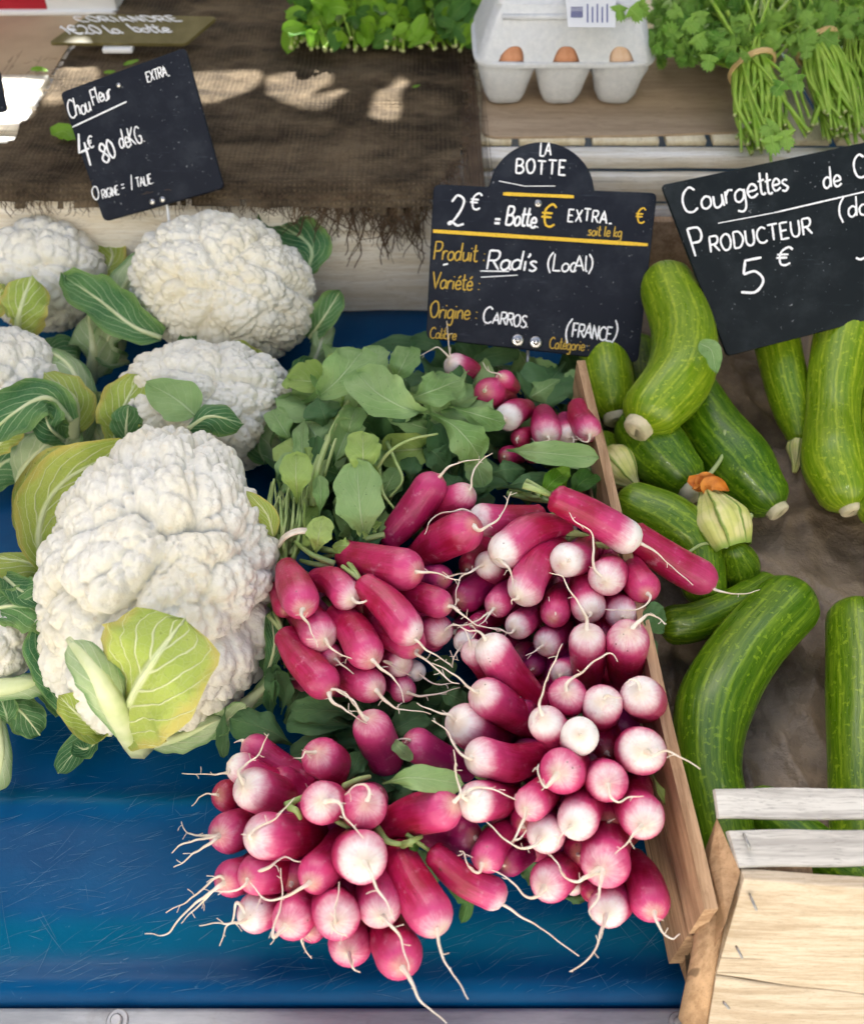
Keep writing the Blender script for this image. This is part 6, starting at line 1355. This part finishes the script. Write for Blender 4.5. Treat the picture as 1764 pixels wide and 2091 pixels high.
def radish_leaves():
    b, m, t, l, s, f = (RB[k] for k in ('back', 'mid', 'top', 'low', 'side', 'front'))
    L = lambda p, mt, c, ax, w, **k: leaf(p, mt, c, ax, w, **{'shape': 'spat', 'ruf': .09, **k})
    big = [
        (m, 'rleaf', '5', [(250, 430, 6), (400, 330, 9), (520, 210, 10), (600, 110, 9.4)], 240), (t, 'rleaf', '5', [(960, 470, 9.6), (850, 440, 10.6), (700, 360, 10.8), (575, 235, 10)], 270),
        (t, 'rleaf', '5', [(860, 400, 8.6), (1000, 340, 9.8), (1190, 270, 8.6)], 215), (m, 'rleaf', '5', [(640, 290, 7), (660, 190, 8.4), (690, 85, 8)], 165), (t, 'rleaf', '5', [(780, 300, 7), (830, 200, 8.6), (880, 95, 8)], 165),
        (t, 'rleaf', '5', [(1000, 470, 8.8), (1130, 540, 9.8), (1230, 640, 9.6), (1290, 740, 8.4)], 215), (t, 'rleaf', '5', [(1100, 430, 8.6), (1280, 480, 9.6), (1435, 525, 8.8)], 140),
        (m, 'rleafy', '5', [(600, 860, 8.4), (605, 720, 10.2), (605, 585, 9.8)], 195), (m, 'rleaf', '5', [(620, 1215, 7.4), (590, 1040, 9.4), (570, 760, 9.8)], 270), (m, 'rleafy', '5', [(225, 990, 7.6), (215, 850, 9.6), (215, 712, 9.4)], 180),
        (m, 'rleafy', '5', [(330, 1290, 7.8), (345, 1190, 9.2), (372, 1085, 8.8)], 150), (m, 'rleafy', '5', [(620, 1225, 7.4), (520, 1240, 8.4), (425, 1245, 8)], 95), (m, 'rleafd', '5', [(880, 900, 6.6), (885, 790, 7.6), (895, 690, 7)], 125),
        (t, 'rleafd', '5', [(940, 660, 7), (1020, 700, 8), (1110, 790, 7)], 170), (t, 'rleafd', '5', [(1320, 840, 7), (1430, 800, 8), (1550, 800, 7.2)], 145), (t, 'rleaf', '5', [(1440, 690, 7.6), (1640, 700, 9), (1980, 730, 9.2)], 150),
        (t, 'rleafd', '5', [(1380, 910, 6.6), (1550, 870, 7.8), (1735, 850, 7.2)], 120), (b, 'rleaf', '5', [(1540, 400, 4.6), (1640, 340, 5.6), (1755, 270, 5)], 160), (m, 'rleafd', '5', [(560, 110, 1.8), (780, 60, 2.4), (1000, 80, 2)], 110),
        (b, 'rleafd', '5', [(1180, 180, 4.2), (1340, 140, 5), (1520, 110, 4.6)], 120), (b, 'rleafd', '5', [(1100, 120, 3), (1000, 60, 3.4), (880, 40, 3)], 120), (b, 'rleaf', '6', [(0, 330, 4.4), (50, 270, 5), (105, 230, 4.6)], 90), (b, 'rleafd', '6', [(-40, 420, 4), (20, 440, 4.4), (60, 470, 4)], 90),
        (m, 'rleafd', '5', [(330, 640, 6), (420, 500, 7.4), (470, 420, 7)], 150), (m, 'rleaf', '5', [(500, 640, 7), (530, 540, 8.4), (560, 440, 8)], 150), (t, 'rleafd', '5', [(680, 620, 6.6), (800, 570, 7.6), (930, 550, 7)], 150),
        (m, 'rleaf', '5', [(350, 1080, 7.8), (360, 950, 8.8), (350, 830, 8.6)], 95), (m, 'rleaf', '5', [(440, 990, 8), (500, 900, 9), (520, 830, 8.6)], 90), (m, 'rleaf', '5', [(700, 980, 7), (760, 870, 8), (800, 800, 7.6)], 120),
        (m, 'rleaf', '5', [(110, 950, 5.8), (140, 800, 7.2), (200, 690, 7)], 110), (m, 'rleafd', '5', [(90, 880, 4.6), (140, 740, 6), (240, 660, 6)], 120), (t, 'rleaf', '5', [(1180, 690, 7), (1260, 760, 8), (1310, 900, 7)], 150), (t, 'rleafd', '5', [(1050, 800, 6.4), (1120, 870, 7), (1140, 940, 6.4)], 130),
        (t, 'herb', '5', [(1640, 960, 7.4), (1700, 880, 8.2), (1764, 830, 7.8)], 110), (t, 'herbd', '6', [(60, 950, 6.6), (110, 880, 7.4), (190, 830, 7)], 130), (t, 'herb', '6', [(20, 930, 6.6), (0, 850, 7.6), (-30, 800, 7)], 120), (t, 'rleafd', '6', [(190, 990, 5), (210, 900, 6), (215, 850, 5.8)], 90),
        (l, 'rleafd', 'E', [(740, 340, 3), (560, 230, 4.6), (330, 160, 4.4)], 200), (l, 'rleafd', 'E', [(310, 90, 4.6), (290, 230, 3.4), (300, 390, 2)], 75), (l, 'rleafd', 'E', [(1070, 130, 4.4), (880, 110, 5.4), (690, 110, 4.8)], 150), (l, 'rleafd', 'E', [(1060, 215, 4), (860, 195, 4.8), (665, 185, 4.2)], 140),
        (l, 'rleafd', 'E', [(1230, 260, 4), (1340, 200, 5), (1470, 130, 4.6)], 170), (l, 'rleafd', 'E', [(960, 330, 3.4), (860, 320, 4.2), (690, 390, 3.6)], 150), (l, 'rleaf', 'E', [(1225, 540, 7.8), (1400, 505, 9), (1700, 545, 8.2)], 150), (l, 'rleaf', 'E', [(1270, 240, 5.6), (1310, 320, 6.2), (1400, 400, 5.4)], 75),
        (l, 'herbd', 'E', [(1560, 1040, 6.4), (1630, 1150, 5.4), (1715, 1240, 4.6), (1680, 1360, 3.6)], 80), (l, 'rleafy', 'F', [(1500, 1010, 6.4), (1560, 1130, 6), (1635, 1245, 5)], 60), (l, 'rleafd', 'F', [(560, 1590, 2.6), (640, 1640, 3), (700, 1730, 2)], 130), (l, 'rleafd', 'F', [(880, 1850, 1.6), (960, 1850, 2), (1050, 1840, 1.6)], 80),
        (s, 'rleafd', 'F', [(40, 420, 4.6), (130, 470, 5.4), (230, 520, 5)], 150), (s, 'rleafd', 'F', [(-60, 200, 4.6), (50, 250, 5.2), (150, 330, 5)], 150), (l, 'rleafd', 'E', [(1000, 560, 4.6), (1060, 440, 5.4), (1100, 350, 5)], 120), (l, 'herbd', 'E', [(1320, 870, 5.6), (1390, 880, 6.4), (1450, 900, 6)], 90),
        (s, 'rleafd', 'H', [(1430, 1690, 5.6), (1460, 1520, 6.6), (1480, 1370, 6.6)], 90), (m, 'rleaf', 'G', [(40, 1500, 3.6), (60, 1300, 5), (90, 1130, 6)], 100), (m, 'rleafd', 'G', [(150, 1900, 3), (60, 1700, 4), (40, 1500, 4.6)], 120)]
    rq = random.Random(33)
    for p, mt, c, ax, w in big: L(p, mt, c, ax, w, ruf=rq.uniform(.10, .2), fold=rq.uniform(-.3, .35), cup=rq.uniform(-.12, .12), lob=.06)
    rs = random.Random(21)
    def fill(p, n, u0, u1, v0, v1, z0, z1, mts, w=(60, 120), ln=(70, 130)):
        for k in range(n):
            u, v = rs.uniform(u0, u1), rs.uniform(v0, v1); a = rs.uniform(0, 2 * math.pi); l_ = rs.uniform(*ln); z = rs.uniform(z0, z1)
            du, dv = math.cos(a) * l_ / 2, math.sin(a) * l_ / 2
            L(p, rs.choice(mts), 'D', [(u - du, v - dv, max(.6, z - rs.uniform(.2, 1.4))), (u, v, z), (u + du, v + dv, max(.6, z - rs.uniform(0, 1.4)))], rs.uniform(*w) * 1.0, roll=rs.uniform(-45, 45), ruf=.2, fold=rs.uniform(-.3, .5))
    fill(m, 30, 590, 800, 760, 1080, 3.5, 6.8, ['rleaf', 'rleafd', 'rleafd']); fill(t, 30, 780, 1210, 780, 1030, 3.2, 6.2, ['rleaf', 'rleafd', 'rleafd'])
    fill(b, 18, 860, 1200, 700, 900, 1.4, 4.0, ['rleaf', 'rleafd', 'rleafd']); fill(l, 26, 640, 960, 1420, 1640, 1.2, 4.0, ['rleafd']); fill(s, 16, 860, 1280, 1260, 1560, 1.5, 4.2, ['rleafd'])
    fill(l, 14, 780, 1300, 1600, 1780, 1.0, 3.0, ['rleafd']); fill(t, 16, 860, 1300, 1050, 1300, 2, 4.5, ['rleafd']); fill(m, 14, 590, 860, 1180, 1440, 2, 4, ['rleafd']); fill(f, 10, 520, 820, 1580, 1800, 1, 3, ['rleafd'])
    for k in range(34):                                                   # broad top leaves of the two upper bunches
        u, v = (rs.uniform(615, 800), rs.uniform(735, 1010)) if k % 2 else (rs.uniform(790, 1010), rs.uniform(760, 930)); a = rs.gauss(-1.9, .8); l_ = rs.uniform(70, 120); z = rs.uniform(6.2, 8.2)
        du, dv = math.cos(a) * l_ / 2, math.sin(a) * l_ / 2
        L(m if k % 2 else t, rs.choice(['rleaf', 'rleaf', 'rleaf', 'rleafd', 'rleafy']), 'D', [(u - du, v - dv, z - rs.uniform(.6, 1.6)), (u, v, z), (u + du, v + dv, z - rs.uniform(-.3, 1.2))], rs.uniform(70, 115), roll=rs.uniform(-40, 40), ruf=.16, fold=rs.uniform(-.35, .45), cup=rs.uniform(-.2, .2))
    for k in range(40):                                                   # limp pale leaves down the left flank
        u, v = rs.uniform(572, 770), rs.uniform(870, 1115); a = rs.gauss(-1.5, .55); l_ = rs.uniform(60, 110); z = rs.uniform(5.6, 8.0)
        du, dv = math.cos(a) * l_ / 2, math.sin(a) * l_ / 2
        L(m, rs.choice(['rleaf', 'rleafy', 'rleaf', 'rleafd']), 'D', [(u - du, v - dv, z - rs.uniform(.2, 1.2)), (u, v, z), (u + du, v + dv, z - rs.uniform(0, 1.4))], rs.uniform(34, 66), roll=rs.uniform(-60, 60), ruf=.2, fold=rs.uniform(-.2, .7), cup=rs.uniform(-.2, .3))
    for k in range(16):
        u, v = rs.uniform(556, 606), rs.uniform(1130, 1440); L(m, rs.choice(['rleaf', 'rleafd', 'rleafd']), 'D', [(u + rs.uniform(-8, 8), v + 45, rs.uniform(2.5, 4)), (u + rs.uniform(-10, 10), v, rs.uniform(3.6, 5.4)), (u + rs.uniform(-14, 14), v - 45, rs.uniform(4, 6))], rs.uniform(24, 44), roll=rs.uniform(-50, 50), ruf=.2, fold=.4)
    # thick leaf stalks
    def stalks(p, c, lines, w):
        q = MB()
        for ax in lines:
            P3 = [at(*px(c, x, y), z / 100) for x, y, z in ax]; r0 = w * CR[c][2] / FPX * dep(P3[0]) / 2
            tube(q, catmull(P3, 7), lambda s: r0 * (1 - .45 * s), 8, lump=.12)
        q.build('stalk', M['rstem'], p)
    stalks(m, '5', [[(310, 1010, 7.4), (345, 780, 8.6), (440, 540, 8.8), (520, 400, 8)], [(295, 1000, 7), (320, 800, 8), (400, 600, 8.2)], [(350, 1000, 7), (380, 780, 8), (470, 560, 8)]], 46)
    stalks(m, '5', [[(650, 850, 8), (750, 705, 9.4), (880, 625, 9.8), (1040, 590, 9.4)], [(745, 640, 8.4), (790, 740, 9), (835, 860, 8.6), (760, 960, 8)], [(700, 780, 8), (720, 930, 8.4), (790, 1030, 8)], [(380, 830, 8), (440, 640, 9), (450, 625, 9)]], 24)
    stalks(m, '5', [[(430, 1360, 7.4), (330, 1352, 7.4), (240, 1330, 6.8)], [(440, 1350, 7.6), (300, 1290, 8), (210, 1220, 7.4)], [(730, 1180, 7.8), (640, 1200, 7.8), (560, 1240, 7.4)]], 42)
    ls = []
    for k in range(26):
        x = rs.uniform(20, 300); ls.append([(x * .5 + 60 + rs.uniform(-20, 20), 1330 + rs.uniform(-60, 60), rs.uniform(4.5, 7)), (x + rs.uniform(-20, 20), 1130, rs.uniform(6, 8)), (x + rs.uniform(-30, 60), rs.uniform(850, 960), rs.uniform(6, 8.2))])
    for k in range(14):
        x = rs.uniform(20, 110); ls.append([(x + 20, 1290, rs.uniform(4.5, 6.2)), (x - 10 + rs.uniform(-20, 20), 1500, rs.uniform(4, 5.6)), (x + rs.uniform(-30, 50), rs.uniform(1650, 1960), rs.uniform(2.5, 4.5))])
    stalks(m, '5', ls, 26)
    ls = [[(1500 + rs.uniform(-60, 120), 900 + rs.uniform(-40, 60), rs.uniform(5.5, 7)), (1640, 930 + rs.uniform(-40, 60), rs.uniform(6, 7.4)), (1790 + rs.uniform(-40, 60), 960 + rs.uniform(-60, 60), rs.uniform(6, 7.2))] for k in range(8)]
    stalks(t, '5', ls, 30)
    stalks(t, 'H', [[(830, 590, 8.4), (930, 600, 8.2), (1010, 620, 7.6)], [(1000, 690, 8), (1080, 680, 7.8), (1150, 700, 7.4)]], 60)
    stalks(f, 'E', [[(1190, 800, 6.4), (1260, 880, 6.6), (1400, 900, 6.4)], [(1130, 820, 6), (1000, 780, 6.6), (760, 640, 6.6)], [(660, 670, 7.4), (720, 640, 7.2), (800, 600, 6.8)], [(1000, 560, 6), (1080, 520, 6.4), (1150, 500, 6)], [(1340, 900, 6.4), (1390, 880, 7), (1450, 850, 6.6)], [(680, 680, 7.4), (720, 700, 7.6), (745, 745, 7.2)]], 48)
    q = MB()                                                              # tie round the stalks
    for z in (0, .25, .5): tube(q, catmull([at(*px('5', x, y + z * 30), (zz + z) / 100) for x, y, zz in ((110, 1240, 7), (150, 1185, 8.4), (230, 1150, 8.8), (330, 1160, 8.4), (400, 1200, 7.6))], 6), .0011, 6)
    q.build('tie', M['root'], m)
radish_leaves()

# ------------------------------------------------------------------ herbs on the back tier
def lobed(mb, c, ax, nr, size, rs):
    """coriander/parsley leaflet: fan of three toothed lobes, slightly cupped"""
    ax, nr, bt = frame_from(ax, nr); vs = [c]; uvs = [(.5, 0)]; n = 26
    for i in range(n + 1):
        a = -1.75 + 3.5 * i / n; l = .40 + .60 * abs(math.cos(a * 1.35)) ** .8 + (.15 if i % 2 else -.10); l *= size * (1 - .12 * abs(a))
        up = size * (.18 * math.cos(a * 2.6) + rs.uniform(-.05, .05))
        vs.append(c + ax * (math.cos(a) * l + size * .25) + bt * (math.sin(a) * l) + nr * up); uvs.append((.5 + math.sin(a) * .5, .5 + .5 * math.cos(a)))
    vs.append(c + ax * size * .45); uvs.append((.5, .6)); m = len(vs) - 1
    mb.add(vs, [(m, i, i + 1) for i in range(1, n + 1)] + [(0, 1, m), (m, n + 1, 0)], uvs)
def parsley(label, band_px, end_px, spread, top_px, n_st=34, seed=1, cleaf=150, width=.011, leafbox=None):
    rs = random.Random(seed); bp = at(*band_px, TIER + .042); ep = at(*end_px, TIER + .016); tp = at(*top_px, TIER + .045)
    t = thing('parsley_bunch', label, 'parsley', tuple(Vector((bp.x, bp.y, TIER))), 'parsley bunches')
    q = MB(); cut = MB()
    for k in range(int(n_st * 1.5)):
        a = rs.uniform(0, 2 * math.pi); rr = math.sqrt(rs.random()); off = Vector((math.cos(a) * rr * width, math.sin(a) * rr * width * .5, math.sin(a) * rr * width * .8))
        e = ep + Vector((rs.gauss(0, spread), rs.gauss(0, .010), rs.uniform(-.008, .012))); e.z = max(e.z, TIER - .03 if e.y < .66 else TIER + .003)
        u = tp + Vector((rs.gauss(0, .022), rs.gauss(0, .02), rs.gauss(0, .012)))
        r = rs.uniform(.0011, .0019); cl = catmull([u, bp + off + (u - bp) * .25, bp + off, bp.lerp(e, .5) + off * 1.15, e], 6)
        tube(q, cl, r, 7); d = (cl[-1] - cl[-2]).normalized(); tube(cut, [cl[-1] - d * .0002, cl[-1] + d * .0005], r * 1.02, 7)
    q.build('stems', M['hstem'], t); cut.build('cut_ends', M['hcut'], t)
    f = MB()
    for k in range(int(cleaf * 3.4)):
        u, v, z = rs.uniform(leafbox[0], leafbox[1]), rs.uniform(leafbox[2], leafbox[3]), TIER + rs.uniform(.012, .06)
        c = at(u, v, z); ax = Vector((rs.gauss(0, .6), rs.gauss(-.2, .6), rs.gauss(-.2, .4))); nr = (CP - c).normalized() + Vector((rs.gauss(0, .5), rs.gauss(0, .5), rs.gauss(.3, .4)))
        lobed(f, c, ax, nr, rs.uniform(.006, .0135), rs)
    f.build('leaves', M['parsley'], t)
    b = MB(); pts = []
    dirn = (ep - bp).normalized(); _, n1, n2 = frame_from(dirn, CP - bp)
    for i in range(25): a = 2 * math.pi * i / 24; pts.append(bp + n1 * (math.cos(a) * width * 1.02) + n2 * (math.sin(a) * width * 1.25) + dirn * (.004 * math.sin(a)))
    tube(b, pts, .0015, 6); tube(b, [p + dirn * .0026 for p in pts], .0012, 6); b.build('rubber_band', M['band'], t)
    return t
parsley('parsley bunch nearest the egg carton, leafy, its tan band loose and stems splayed', (1535, 135), (1560, 285), .011, (1520, 30), 44, 1, 130, .014, (1340, 1545, -10, 112))
parsley('parsley bunch in the middle with dense straight stems and a pale twisted band', (1668, 92), (1720, 262), .011, (1600, -20), 46, 2, 90, .013, (1470, 1700, -30, 96))
parsley('parsley bunch cut off at the top right corner', (1758, 55), (1778, 215), .012, (1720, -40), 36, 3, 70, .013, (1640, 1800, -30, 66))
for lab, us in (('curled parsley sprig hanging down among the cut stems', [(1585, 250), (1600, 265), (1575, 275)]), ('pale parsley sprig between the two left parsley bands', [(1620, 120), (1610, 140), (1625, 150), (1600, 165)]), ('big pale parsley leaf beside the egg carton', [(1400, 40), (1420, 70), (1430, 20), (1450, 110), (1390, 15)]), ('dark green parsley leaf lying on the egg carton lid', [(1265, 8), (1285, 15), (1300, 5)])):
    m = MB(); rs = random.Random(len(lab)); P0 = at(*us[0], TIER + .04)
    for (u, v) in us:
        c = at(u, v, TIER + (.07 if 'lid' not in lab else .088)); lobed(m, c, Vector((rs.gauss(0, .5), -.5, -.5)), (CP - c) + Vector((rs.gauss(0, .3), 0, rs.gauss(0, .3))), .0105, rs)
    tag(m.build('parsley_leaf', M['parsley'], origin=tuple(P0)), lab, 'leaf')
def mint(label, cu, seed, u0, u1):
    rs = random.Random(seed); t = thing('mint_bunch', label, 'herbs', tuple(at(cu, 90, TIER)), 'leafy herb bunches at the back')
    f = MB(); d = MB(); q = MB(); cut = MB()
    for k in range(150):
        u = rs.uniform(u0, u1); v = rs.uniform(-45, 84); z = TIER + .012 + .03 * rs.random() * (1 - max(0, v) / 150)
        c = at(u, v, z); dr = Vector((rs.gauss(0, .5), rs.gauss(-.3, .7), rs.gauss(-.3, .5))).normalized(); l = rs.uniform(.014, .03)
        leaf_pts(f if k % 3 else d, [c - dr * l / 2, c + Vector((0, 0, .002)), c + dr * l / 2], l * .55, facing=(CP - c).normalized() + Vector((rs.gauss(0, .5), rs.gauss(0, .4), .4)), seed=k, ruf=.12, cup=.12, nl=8, nw=6)
    for k in range(40):
        u = rs.uniform(u0, u1); v = rs.uniform(62, 104); e = at(u, v, TIER + rs.uniform(.006, .02)); b = e + Vector((rs.gauss(0, .012), rs.uniform(.03, .06), rs.uniform(.0, .012)))
        r = rs.uniform(.001, .0017); tube(q, catmull([b, (b + e) / 2 + Vector((0, 0, .004)), e], 4), r, 6); dd = (e - b).normalized(); tube(cut, [e, e + dd * .0006], r * 1.35, 8)
    f.build('leaves', M['herb'], t); d.build('under_leaves', M['herbd'], t); q.build('stems', M['hstem'], t); cut.build('cut_ends', M['hcut'], t)
mint('leafy green herb bunch at the top, left half, lying on the burlap', 690, 4, 590, 790)
mint('leafy green herb bunch at the top, next to the egg carton', 880, 5, 785, 985)
rs = random.Random(9)
for lab, ax, w in (('yellow-green leaf scrap beside the left edge of the chou fleur sign', [(105, 275), (130, 268), (152, 285)], 44), ('small green leaf scrap on the tan cardboard', [(62, 142), (80, 140), (98, 144)], 14), ('pale leaf scrap on the burlap above the chou fleur sign', [(252, 133), (268, 126), (284, 121)], 12), ('tiny leaf scrap on the burlap under the olive sign', [(212, 148), (225, 146), (236, 144)], 10), ('tiny green scrap beside the rightmost sunlit patch', [(842, 178), (850, 175), (858, 172)], 7)):
    m = MB(); P3 = [at(u, v, TIER + .011) for u, v in ax]; leaf_pts(m, P3, w / FPX * dep(P3[0]), seed=8, ruf=.2, nl=8, nw=6, facing=Vector((0, -.3, 1))); tag(m.build('leaf_scrap', M['herb'], origin=tuple(P3[0])), lab, 'leaf')
